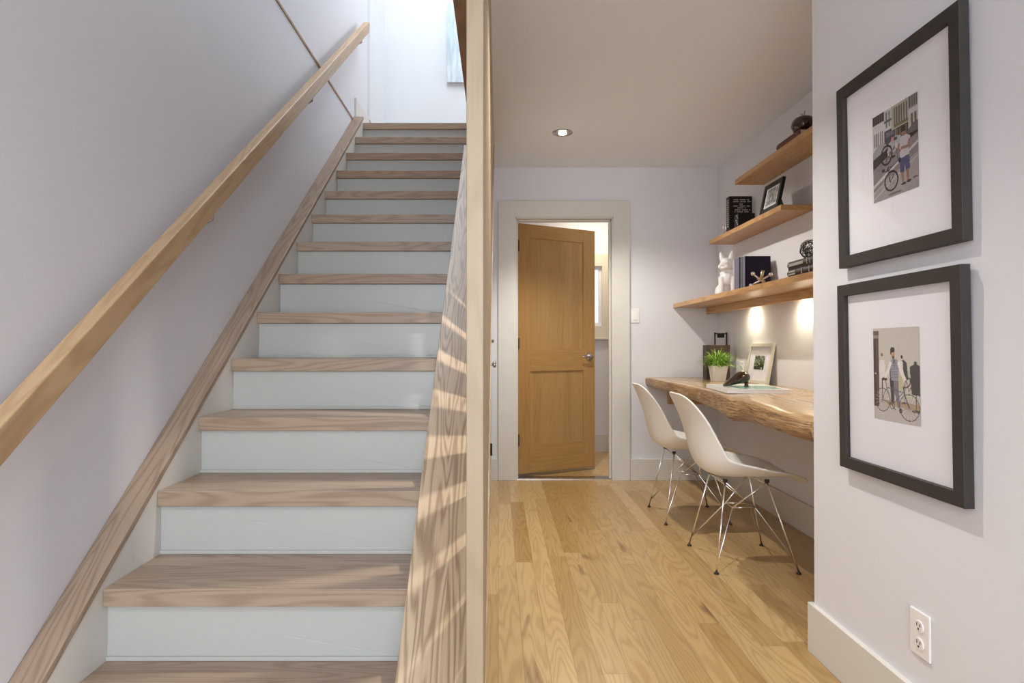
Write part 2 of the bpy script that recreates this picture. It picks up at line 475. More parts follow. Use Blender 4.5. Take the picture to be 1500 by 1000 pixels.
# door_1: half open fir door with casing
d1 = thing('door_1', 'white casing with the half open honey coloured two panel wooden door', 'door', (.51, YB, 0), kind='structure')
b = B()
b.box(0.0, DX0-.008, YB-.020, YB, 0, 2.175); b.box(DX1+.008, 1.024, YB-.020, YB, 0, 2.175); b.box(DX0-.008, DX1+.008, YB-.020, YB, 2.052, 2.175)
mk('casing', b, M['trim'], d1, bevel=.002)
b = B()
b.box(DX0-.010, DX0+.004, YB-.012, YB+.13, 0, DZ+.004); b.box(DX1-.004, DX1+.010, YB-.012, YB+.13, 0, DZ+.004); b.box(DX0-.01, DX1+.01, YB-.012, YB+.13, DZ-.006, DZ+.008)
b.box(DX0+.004, DX0+.016, YB+.045, YB+.08, 0, DZ-.01); b.box(DX1-.016, DX1-.004, YB+.045, YB+.08, 0, DZ-.01); b.box(DX0+.004, DX1-.004, YB+.045, YB+.08, DZ-.018, DZ-.006)
mk('jamb', b, M['trim'], d1, bevel=.0015)
b = B(); b.box(DX0, DX1, YB+.02, YB+.12, 0.0, .006)
mk('threshold', b, M['nickel'], d1)
# the leaf, built locally: x along the width, y thickness 0 (camera side) .. .036
LW, LH, LT = .758, 2.015, .036
leaf = thing('door_leaf', None, None, (0,0,0)); leaf['label'] = 'honey fir door leaf with two flat panels'
z0 = .012
st = .118
rails = [(z0, z0+.243), (z0+.829, z0+1.016), (z0+1.905, z0+LH)]
b = B()
b.box(0, st, 0, LT, z0, z0+LH); mk('stile', b, M['fir'], leaf, bevel=.0015)
b = B(); b.box(LW-st, LW, 0, LT, z0, z0+LH); mk('stile', b, M['fir'], leaf, bevel=.0015)
for a, c in rails:
    b = B(); b.box(st, LW-st, 0, LT, a, c); mk('rail', b, M['firrail'], leaf, bevel=.0015)
for a, c in ((rails[0][1], rails[1][0]), (rails[1][1], rails[2][0])):
    b = B(); b.box(st-.005, LW-st+.005, .012, LT-.012, a-.005, c+.005); mk('panel', b, M['firpanel'], leaf)
b = B(); b.box(.004, LW-.004, -.006, LT+.004, .004, z0+.014); mk('sweep', b, M['nickel'], leaf)
hz = .955
b = B(); b.lathe([(.0, -.003), (.031, -.003), (.031, -.010), (.024, -.016), (.013, -.018), (.012, -.045), (.0, -.045)], (LW-.062, 0, hz), 24, 'y')
b.tube([(LW-.062, -.042, hz), (LW-.085, -.046, hz), (LW-.13, -.045, hz), (LW-.165, -.040, hz)], [.010, .009, .0075, .006], 10)
mk('door_handle', b, M['nickel'], leaf, smooth=True)
for hh in (.25, 1.02, 1.80):
    b = B(); b.tube([(.006, -.006, hh), (.006, -.006, hh+.09)], .0075, 10); b.box(0, .006, -.006, .001, hh, hh+.09)
    mk('hinge', b, M['black'], leaf)
leaf.parent = d1
leaf.location = Vector((.152, 4.895, 0)) - ORIG[d1.name]
leaf.rotation_euler.z = math.radians(27.5)

# door_2: closet door in the wall under the stair, seen edge on
d2 = thing('door_2', 'white door under the stair seen edge on beside the slats', 'door', (XW, 4.25, 0), kind='structure')
b = B(); b.box(XW, XW+.004, 3.90, 4.64, .01, 2.03); mk('door_leaf', b, M['trim'], d2)
b = B(); b.box(XW, XW+.012, 3.79, 3.895, 0, 2.13); b.box(XW, XW+.012, 4.645, 4.75, 0, 2.13); b.box(XW, XW+.012, 3.895, 4.645, 2.035, 2.13)
mk('casing', b, M['trim'], d2, bevel=.002)
b = B(); b.lathe([(.0, XW+.004), (.024, XW+.004), (.024, XW+.010), (.010, XW+.014), (.010, XW+.028), (.022, XW+.034), (.024, XW+.044), (.016, XW+.050), (0, XW+.051)], (0, 3.97, .925), 20, 'x')
mk('door_knob', b, M['nickel'], d2, smooth=True)
b = B(); b.lathe([(.0, XW+.004), (.026, XW+.004), (.024, XW+.014), (.010, XW+.016), (.010, XW+.036), (0, XW+.037)], (0, 3.97, 1.075), 20, 'x')
mk('deadbolt', b, M['nickel'], d2, smooth=True)
b = B(); b.tube([(XW+.012, 4.63, .22), (XW+.012, 4.63, .31)], .007, 10); mk('hinge', b, M['black'], d2)

# washroom beyond the door
b = B()
WX0, WX1, WZ0, WZ1 = .40, 1.028, 1.247, 1.837
b.box(-.3, WX0, 6.18, 6.30, 0, HC); b.box(WX1, 1.9, 6.18, 6.30, 0, HC); b.box(WX0, WX1, 6.18, 6.30, 0, WZ0); b.box(WX0, WX1, 6.18, 6.30, WZ1, HC)
for p in b.v: p.y -= .08
struct('wall_washroom', b, M['wall'], 'far wall of the washroom seen through the open door', 'wall')
b = B(); b.box(1.72, 1.8, YB+.12, 6.10, 0, HC); b.box(-.3, -.22, YB+.12, 6.10, 0, HC)
struct('wall_washroom_side', b, M['wall'], 'side walls of the room beyond the door', 'wall')
b = B(); b.box(-.3, 1.9, YB+.12, 6.3, HC, HC+.04)
struct('ceiling_washroom', b, M['ceiling'], 'ceiling of the room beyond the door', 'ceiling')
w1 = thing('window_1', 'narrow daylit window in cream casing beyond the open door', 'window', (.71, 6.10, WZ0), kind='structure')
b = B()
b.box(WX0-.12, WX0, 6.082, 6.10, WZ0-.12, WZ1+.125); b.box(WX1, WX1+.125, 6.082, 6.10, WZ0-.12, WZ1+.125)
b.box(WX0, WX1, 6.082, 6.10, WZ1, WZ1+.125); b.box(WX0, WX1, 6.082, 6.10, WZ0-.12, WZ0)
b.box(WX0-.14, WX1+.145, 6.06, 6.10, WZ0-.135, WZ0-.12)
mk('casing', b, plain('cream_trim', (.72, .68, .56), .4), w1, bevel=.002)
b = B()
b.box(WX0, WX0+.03, 6.12, 6.16, WZ0, WZ1); b.box(WX1-.03, WX1, 6.12, 6.16, WZ0, WZ1); b.box(WX0+.03, WX1-.03, 6.12, 6.16, WZ0, WZ0+.03); b.box(WX0+.03, WX1-.03, 6.12, 6.16, WZ1-.03, WZ1)
mk('sash', b, M['white'], w1)
b = B(); b.box(WX0+.03, WX1-.03, 6.138, 6.142, WZ0+.03, WZ1-.03); mk('pane', b, M['clear'], w1)
b = B(); b.box(-.22, 1.72, 6.084, 6.10, 0, .17)
struct('baseboard_washroom', b, M['trim'], 'white baseboard beyond the open door', 'baseboard')

# ------------------------------------------------------------------ staircase
stair = thing('staircase', 'straight closed stair with pale oak treads and white risers', 'staircase', (-.64, 1.4, 0))
TX0, TX1 = -1.049, -.2255
for k in range(1, 15):
    yk = Y2 + (k-2)*G
    b = B(); d = G + .022
    b.box(TX0, TX1, yk, yk + d, k*RS-TH, k*RS)
    mk('tread', b, M['tread'], stair, bevel=.0025, origin=((TX0+TX1)/2, yk-.002, k*RS-TH))
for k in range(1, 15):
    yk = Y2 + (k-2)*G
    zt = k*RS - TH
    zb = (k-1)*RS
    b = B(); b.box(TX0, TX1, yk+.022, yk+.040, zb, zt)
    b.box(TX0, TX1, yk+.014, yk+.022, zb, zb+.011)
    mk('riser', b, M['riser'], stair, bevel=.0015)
# skirt and its oak cap along the wall
ya, yb_ = 1.16, 4.765
b = B()
b.prism([(ya, 0), (ya, nose(ya)+.015), (yb_, nose(yb_)+.015), (yb_, nose(yb_)-.42), (1.85, 0)], XL+.0005, TX0, 'x')
mk('skirt_board', b, M['trim'], stair)  # same paint as the risers; lighter tone puts its light into the colour
b = B()
b.prism([(ya, nose(ya)+.015), (ya, nose(ya)+.040), (yb_, nose(yb_)+.040), (yb_, nose(yb_)+.015)], XL+.0005, TX0+.002, 'x')
mk('skirt_cap', b, M['trimwood'], stair, bevel=.002, label='pinkish oak cap board along the left wall')

# handrail
RX0, RX1 = -1.070, -1.025
hr = thing('handrail', 'chunky oak handrail climbing the left wall', 'handrail', (RX0, 2.6, nose(2.6)+.67))
def ro(y, t): return nose(y) + t
yA, yE = .55, 4.86
b = B()
b.prism([(yA, ro(yA, .672)), (yA, ro(yA, .757)), (yE, ro(yE, .757)), (yE+.03, ro(yE+.03, .715)), (yE, ro(yE, .672))], RX0, RX1, 'x')
mk('rail', b, M['rail'], hr, bevel=.004)
for y in (1.0, 2.25, 3.45, 4.70):
    zc = ro(y, .672)
    b = B(); b.lathe([(0, XL), (.028, XL), (.028, XL+.005), (.008, XL+.008), (0, XL+.008)], (0, y, zc-.05), 16, 'x')
    b.tube([(XL+.006, y, zc-.05), (XL+.05, y, zc-.048), (-1.05, y, zc-.035), (-1.048, y, zc+.012)], .006, 8)
    mk('bracket', b, M['nickel'], hr, smooth=True)

# slatted screen standing on the sloping cap
scr = thing('slatted_screen', 'floor to ceiling screen of upright oak slats on a sloping cap', 'screen', (-.13, 2.8, 0))
CX0, CX1 = -.2375, -.0275
yc1 = Y2 + (HC - 2*RS - .036) / SL
b = B(); b.prism([(y0-.02, nose(y0-.02)+.012), (y0-.02, nose(y0-.02)+.037), (yc1, HC), (yc1+.03, HC)], CX0, CX1, 'x')
mk('cap_board', b, M['cap'], scr, bevel=.002, label='wide grained ash cap board sloping up beside the treads', origin=(CX0-.002, y0, 0))
b = B(); b.box(-.184, -.0305, -.3, Y2+12*G+.03, HC, HF-.005)
mk('header_board', b, M['header'], scr, bevel=.002, label='brown header board along the stairwell opening')
SP = G/2
ys = 1.264; SD = .074
first = None
i = 0
while True:
    y = ys + i*SP
    zb0, zb1 = nose(y)+.037, nose(y+SD)+.037
    if zb1 > HC - .02: break
    b = B(); b.prism([(y, zb0), (y+SD, zb1), (y+SD, HC), (y, HC)], -.066, -.0305, 'x')
    mk('slat', b, M['slat'], scr, bevel=.002)
    i += 1

# canvas upstairs
b = B(); b.box(-.505, .15, 6.02, 6.059, 3.64, 4.42)
mk('wall_canvas', b, M['canvas'], label='pale blue unframed canvas on the bright wall upstairs', cat='painting', bevel=.002)

# ------------------------------------------------------------------ desk: live edge slab
FR = [(4.80, 1.150, .800, .735), (4.45, 1.146, .800, .733), (4.1, 1.140, .800, .731), (3.9, 1.147, .800, .727), (3.7, 1.145, .799, .724), (3.5, 1.150, .798, .716), (3.33, 1.139, .797, .711),
      (3.18, 1.122, .796, .708), (3.06, 1.112, .795, .703), (2.95, 1.103, .794, .693), (2.88, 1.100, .793, .690), (2.78, 1.106, .792, .700), (2.62, 1.098, .790, .706), (2.45, 1.086, .787, .709), (2.3, 1.078, .785, .708), (2.2, 1.078, .783, .708), (2.113, 1.080, .780, .708)]
def lerp_fr(y):
    for a, c in zip(FR, FR[1:]):
        if c[0] <= y <= a[0]:
            t = (y - c[0]) / (a[0]-c[0]); return [c[j] + (a[j]-c[j])*t for j in (1, 2, 3)]
    return list(FR[-1][1:])
desk = thing('wall_desk', 'thick live edge wooden slab desk with amber grain spanning the nook', 'desk', (1.4, 3.45, .73))
b = B(); NS = 110; rows = []
for i in range(NS+1):
    y = 2.113 + (4.799-2.113)*i/NS
    x, zt, zb = lerp_fr(y)
    n = mnoise.noise(Vector((0, y*5, 1.3)))*.004; n2 = mnoise.noise(Vector((3, y*22, 7)))*.003
    x += n
    sec = [(XN-.001, zb+.004), (x+.05, zb+.001), (x+.010, zb), (x+.003, zb+.006), (x-.002, zb+.022),
           (x-.003, (zt+zb)/2+.004), (x-.001, zt-.014), (x+.001, zt-.004), (x+.006, zt), (x+.05, zt+(.801-zt)*.5), (x+.16, .801), (XN-.001, .801)]
    row = []
    for j, (xx, zz) in enumerate(sec):
        w = 1.0 if 2 <= j <= 7 else 0.0
        q = mnoise.noise(Vector((j*1.7, y*9, zz*60)))*.0026 + mnoise.noise(Vector((j*.9, y*45, zz*90)))*.0012
        kb = math.exp(-((y-2.9)/.09)**2) * .010 * w * (1 if j < 6 else .3)
        row.append((xx - w*q - kb, y, zz - (w*n2 if j < 4 else 0)))
    rows.append(row)
m_ = len(rows[0]); vs = [p for r in rows for p in r]; fs = []; mi = []
bb = B()
for i in range(NS):
    for j in range(m_-1):
        f = (i*m_+j, i*m_+j+1, (i+1)*m_+j+1, (i+1)*m_+j)
        fs.append(f); mi.append(1 if 1 <= j <= 7 else 0)
    fs.append((i*m_+m_-1, i*m_, (i+1)*m_, (i+1)*m_+m_-1)); mi.append(0)
fs.append(tuple(range(m_))); mi.append(0); fs.append(tuple(range(NS*m_+m_-1, NS*m_-1, -1))); mi.append(1)
bb.v = [Vector(p) for p in vs]; bb.f = fs; bb.mi = mi
mk('tabletop', bb, [M['desk'], M['edge']], desk, smooth=True, merge=False)
b = B(); b.box(1.317, XN-.001, YB-.045, YB-.001, .594, .736); mk('cleat', b, M['shelf'], desk, bevel=.002)
b = B(); b.box(XN-.041, XN-.001, 2.113, YB-.046, .65, .712); mk('cleat', b, M['shelf'], desk, bevel=.002)

# ------------------------------------------------------------------ shelves
b = B()
b.prism([(1.365, YB-.001), (XN-.001, YB-.001), (XN-.001, YR+.001), (1.400, YR+.001), (1.395, 2.72), (1.375, 3.8)], 1.341, 1.373, 'z')
sh1 = thing('wall_shelf', 'lowest and longest wooden shelf with a lit underside above the desk', 'shelf', (1.55, 3.4, 1.341), group=None)
mk('board', b, M['shelf'], sh1, bevel=.002, label=None)
b = B(); b.box(1.626, 1.644, YR+.001, YB-.001, 1.292, 1.341); mk('valance', b, M['shelf'], sh1, bevel=.0015)
PUCKY = (4.10, 3.42, 2.74)
for y in PUCKY:
    b = B(); b.lathe([(0, 1.341), (.022, 1.341), (.022, 1.333), (.017, 1.331), (0, 1.331)], (1.668, y, 0), 18)
    mk('puck_light', b, M['puck'], sh1)
b = B(); b.box(1.535, XN-.001, 3.333, 4.466, 1.781, 1.811)
mk('wall_shelf', b, M['shelf'], bevel=.002, label='middle wooden shelf holding the thick black book and black picture frame', cat='shelf')
b = B(); b.box(1.53, XN-.001, 2.50, 3.967, 2.084, 2.117)
mk('wall_shelf', b, M['shelf'], bevel=.002, label='topmost wooden shelf holding the dark red round vase', cat='shelf')

# ------------------------------------------------------------------ chairs
def make_chair():
    t = thing('shell_chair', 'x', 'chair', (0, 0, 0), group='white shell chairs at the desk')
    prof = [(-.322,.812,.085,.000,.55),(-.313,.795,.150,.010,1),(-.297,.755,.190,.022,1),(-.275,.70,.208,.038,1),(-.254,.63,.216,.056,1),(-.240,.56,.222,.075,1),
            (-.224,.49,.226,.092,1),(-.190,.438,.230,.105,1),(-.120,.412,.234,.098,1),(-.03,.414,.236,.080,1),(.06,.416,.235,.058,1),(.13,.424,.230,.038,1),
            (.19,.428,.216,.020,1),(.235,.420,.190,.008,1),(.262,.404,.140,.0,1),(.270,.392,.075,.0,1)]
    P = [Vector((a, 0, c)) for a, c, *_ in prof]
    NV = 12; vs = []
    for i, (a, c, w, lift, _) in enumerate(prof):
        d = (P[min(i+1, len(P)-1)] - P[max(i-1, 0)]).normalized()
        nrm = Vector((0, 1, 0)).cross(d); nrm = Vector((-d.z, 0, d.x)) * (1)
        if nrm.x < 0 and nrm.z < 0: nrm = -nrm
        nrm = Vector((abs(d.z), 0, abs(d.x)))
        for j in range(NV+1):
            v = -1 + 2*j/NV
            q = P[i] + nrm * lift * abs(v)**2.3
            q.y = w * (v - .06*v**3*0)
            vs.append(q)
    fs = [(i*(NV+1)+j, i*(NV+1)+j+1, (i+1)*(NV+1)+j+1, (i+1)*(NV+1)+j) for i in range(len(prof)-1) for j in range(NV)]
    b = B(); b.add(vs, fs)
    mk('seat_shell', b, M['shell'], t, smooth=True, subsurf=2, solid=.007)
    mounts = {}
    for sx in (-1, 1):
        for sy in (-1, 1):
            mx = -.112 if sx < 0 else .085
            mounts[(sx, sy)] = Vector((mx, sy*.105, .398 if sx < 0 else .396))
    J = {(sx, sy): Vector((sx*.055+ .0, sy*.045, .262)) for sx in (-1, 1) for sy in (-1, 1)}
    r = .0036
    for (sx, sy), m_ in mounts.items():
        foot = Vector((sx*.188, sy*.200, .012))
        b = B()
        b.tube([m_, foot], r+.0008, 8)
        up = foot + (J[(sx, sy)] - foot)*.03 + Vector((0,0,.025))
        b.tube([up, J[(sx, sy)], J[(sx, sy)] + Vector((-sx*.03, 0, 0.0))], r, 8)
        mo = mounts[(-sx, sy)]
        b.tube([J[(sx, sy)], mo], r, 8)
        mk('leg', b, M['chrome'], t, smooth=True)
        b = B(); b.lathe([(0, 0), (.011, 0), (.011, .005), (.006, .009), (.005, .015), (0, .015)], (foot.x, foot.y, 0), 14)
        mk('foot_glide', b, M['rubber'], t, smooth=True)
        b = B(); b.lathe([(0, m_.z-.002), (.006, m_.z-.002), (.011, m_.z+.003), (.011, m_.z+.014), (0, m_.z+.014)], (m_.x, m_.y, 0), 14)
        mk('shock_mount', b, M['rubber'], t)
    b = B()
    a = [J[(-1,-1)], J[(1,-1)], J[(1,1)], J[(-1,1)]]
    b.tube(a, r, 8, closed=True)
    for sy in (-1, 1): b.tube([J[(-1, sy)], J[(1, sy)] ], r, 8)
    mk('wire_brace', b, M['chrome'], t, smooth=True)
    for xx, zz in ((-.11, .398), (.078, .392)):
        b = B(); b.tube([(xx, -.100, zz), (xx, .100, zz)], r, 8); mk('wire_brace', b, M['chrome'], t, smooth=True)
    return t
ch = make_chair()
ch.location = (1.185, 3.015, 0); ch['label'] = 'nearer white moulded shell chair on chrome wire legs, at the desk'
dup(ch, (1.165, 3.79, 0), 0, 'farther white moulded shell chair on chrome wire legs, nearest the door')

# ------------------------------------------------------------------ printed pictures (each cell of a grid is one inked face)
class Raster:
    def __init__(s, w, h, bg): s.w, s.h = w, h; s.p = [[bg]*w for _ in range(h)]
    def px(s, x, y, c):
        if 0 <= x < s.w and 0 <= y < s.h: s.p[y][x] = c
    def rect(s, u0, v0, u1, v1, c):
        for y in range(int(v0*s.h), int(math.ceil(v1*s.h))):
            for x in range(int(u0*s.w), int(math.ceil(u1*s.w))): s.px(x, y, c)
    def poly(s, pts, c):
        P = [(u*s.w, v*s.h) for u, v in pts]
        for y in range(max(0, int(min(p[1] for p in P))), min(s.h, int(max(p[1] for p in P))+1)):
            yy = y+.5; xs = []
            for a, b2 in zip(P, P[1:]+P[:1]):
                if (a[1] <= yy) != (b2[1] <= yy): xs.append(a[0] + (yy-a[1])*(b2[0]-a[0])/(b2[1]-a[1]))
            xs.sort()
            for i in range(0, len(xs)-1, 2):
                for x in range(int(round(xs[i])), int(round(xs[i+1]))): s.px(x, y, c)
    def line(s, pts, w, c):
        for (u0, v0), (u1, v1) in zip(pts, pts[1:]):
            x0, y0, x1, y1 = u0*s.w, v0*s.h, u1*s.w, v1*s.h
            L = math.hypot(x1-x0, y1-y0); n = int(L*2)+1; rr = w*s.w/2
            for i in range(n+1):
                cx, cy = x0+(x1-x0)*i/n, y0+(y1-y0)*i/n
                s.disc(cx, cy, rr, rr, c)
    def disc(s, cx, cy, rx, ry, c):
        rx = max(rx, .5); ry = max(ry, .5)
        for y in range(int(cy-ry), int(cy+ry)+2):
            for x in range(int(cx-rx), int(cx+rx)+2):
                if ((x+.5-cx)/rx)**2 + ((y+.5-cy)/ry)**2 <= 1: s.px(x, y, c)
    def ell(s, u, v, ru, rv, c): s.disc(u*s.w, v*s.h, ru*s.w, rv*s.h, c)
    def ring(s, u, v, ru, rv, w, c):
        pts = [(u+ru*math.cos(a*PI/24), v+rv*math.sin(a*PI/24)) for a in range(49)]
        s.line(pts, w, c)
    def noise(s, amt, seed):
        rr = random.Random(seed)
        for y in range(s.h):
            for x in range(s.w):
                k = 1+rr.uniform(-amt, amt); s.p[y][x] = tuple(min(1, q*k) for q in s.p[y][x])

def lin(r, g, b_): return tuple(((x/255+.055)/1.055)**2.4 if x > 10 else x/255/12.92 for x in (r, g, b_))

def print_mesh(name, ras, w, h, parent, to3d):
    """one flat print of w x h metres; to3d maps (u,v from the top left) to a point"""
    vs = [to3d(i/ras.w, j/ras.h) for j in range(ras.h+1) for i in range(ras.w+1)]
    fs = [(j*(ras.w+1)+i, j*(ras.w+1)+i+1, (j+1)*(ras.w+1)+i+1, (j+1)*(ras.w+1)+i) for j in range(ras.h) for i in range(ras.w)]
    me = bpy.data.meshes.new(name); me.from_pydata(vs, [], fs); me.materials.append(M['ink'])
    at = me.color_attributes.new('ink', 'FLOAT_COLOR', 'CORNER')
    dat = []
    for j in range(ras.h):
        for i in range(ras.w): dat += [*ras.p[j][i], 1.0] * 4
    at.data.foreach_set('color', dat)
    o = bpy.data.objects.new(name, me); COL.objects.link(o); o.parent = parent
    return o

def street_print():
    r = Raster(112, 144, lin(168, 162, 165))
    # facades, stepped up the hill towards the right
    r.poly([(0,0),(1,0),(1,.46),(0,.60)], lin(176, 170, 170))
    r.rect(0, 0, .28, .11, lin(120, 92, 92))
    for i in range(5): r.rect(.02+i*.055, .0, .045+i*.055, .10, lin(62, 40, 44))
    r.rect(0, .11, .28, .42, lin(198, 194, 198))
    for i in range(5): r.rect(.03+i*.05, .21, .05+i*.05, .36, lin(120, 116, 122))
    r.rect(.28, 0, .45, .24, lin(190, 190, 196)); r.rect(.32, .03, .34, .2, lin(110, 116, 124)); r.rect(.39, .03, .41, .2, lin(110, 116, 124)); r.rect(.28, .12, .45, .14, lin(90, 96, 104))
    r.rect(.28, .24, .52, .46, lin(74, 68, 88)); r.rect(.32, .27, .48, .31, lin(110, 104, 130))
    r.rect(.45, 0, .82, .26, lin(172, 166, 152))
    for i in range(6): r.rect(.50+i*.052, .03, .522+i*.052, .22, lin(92, 88, 84))
    r.rect(.50, .22, .80, .25, lin(112, 106, 70)); r.rect(.54, .27, .80, .40, lin(66, 58, 44))
    for i in range(4): r.rect(.56+i*.06, .28, .58+i*.06, .38, lin(120, 110, 76))
    r.rect(.82, 0, 1, .14, lin(150, 148, 150))
    for i in range(4): r.rect(.83+i*.045, .01, .85+i*.045, .12, lin(84, 80, 84))
    r.rect(.82, .14, 1, .38, lin(186, 180, 184)); r.rect(.86, .2, .9, .34, lin(110, 92, 88)); r.rect(.93, .2, .97, .34, lin(110, 92, 88))
    # cars
    r.poly([(0,.42),(.12,.36),(.26,.35),(.34,.40),(.34,.52),(0,.60)], lin(150, 146, 158)); r.poly([(0,.50),(.34,.44),(.34,.53),(.06,.62),(0,.63)], lin(56, 44, 50))
    r.poly([(.36,.40),(.52,.34),(.64,.36),(.66,.43),(.36,.48)], lin(158, 160, 178)); r.rect(.44, .36, .56, .385, lin(66, 72, 92))
    r.poly([(.78,.36),(.9,.30),(1,.29),(1,.40),(.8,.45)], lin(96, 92, 98)); r.rect(.82, .40, 1, .44, lin(40, 34, 38))
    r.ell(.46, .37, .035, .03, lin(196, 120, 110))
    # road and pavement
    r.poly([(0,.62),(.34,.53),(1,.42),(1,1),(0,1)], lin(128, 120, 128))
    r.poly([(0,.80),(1,.50),(1,.53),(0,.84)], lin(186, 180, 186)); r.poly([(0,.88),(1,.62),(1,1),(0,1)], lin(150, 142, 146))
    r.line([(0,.97),(.5,.80),(1,.66)], .012, lin(190, 184, 186)); r.line([(.0,.90),(.4,.76)], .010, lin(182, 176, 182))
    r.ell(.93, .88, .06, .010, lin(90, 80, 86)); r.ell(.5, .97, .16, .012, lin(104, 96, 102))
    # person holding a folding cycle
    sk = lin(150, 104, 86)
    r.poly([(.635,.76),(.70,.76),(.70,.89),(.66,.89)], sk); r.poly([(.74,.76),(.81,.75),(.80,.88),(.76,.88)], sk)
    r.ell(.69, .905, .055, .014, lin(52, 46, 50)); r.ell(.80, .895, .05, .014, lin(52, 46, 50))
    r.poly([(.62,.60),(.81,.59),(.83,.76),(.735,.77),(.72,.70),(.70,.78),(.62,.77)], lin(66, 72, 124))
    r.poly([(.60,.43),(.66,.38),(.76,.38),(.84,.42),(.83,.48),(.80,.50),(.81,.61),(.62,.62),(.62,.52),(.58,.47)], lin(176, 172, 182))
    r.line([(.82,.46),(.80,.52),(.66,.51)], .045, sk); r.line([(.60,.46),(.58,.51),(.62,.53)], .04, sk)
    r.ell(.70, .335, .050, .052, sk); r.ell(.695, .30, .052, .026, lin(58, 40, 36)); r.rect(.655, .325, .745, .335, lin(50, 38, 38))
    k = lin(44, 34, 38)
    r.ring(.32, .51, .125, .105, .028, k); r.ell(.32, .51, .03, .03, k); r.line([(.22,.45),(.42,.57)], .006, k); r.line([(.32,.41),(.32,.61)], .006, k)
    r.ring(.42, .82, .145, .105, .028, k); r.line([(.40,.83),(.36,.72),(.42,.66)], .02, lin(60,56,66)); r.line([(.42,.82),(.48,.75)], .012, k)
    r.line([(.24,.68),(.34,.70),(.60,.62)], .016, lin(88, 82, 92)); r.ell(.24, .67, .035, .018, k); r.line([(.33,.69),(.36,.66)], .03, k)
    r.line([(.54,.47),(.57,.63)], .014, lin(84, 80, 90)); r.ell(.61, .63, .03, .03, k); r.line([(.38,.50),(.56,.46)], .03, lin(120,110,120)); r.line([(.30,.58),(.46,.48),(.52,.44)], .02, lin(96,84,92))
    r.ell(.47, .56, .05, .015, k); r.ell(.54, .45, .03, .03, lin(180, 176, 186))
    r.p = [[tuple(.72*c + .28*(sum(q)/3) for c in q) for q in row] for row in r.p]
    r.noise(.12, 3)
    return r

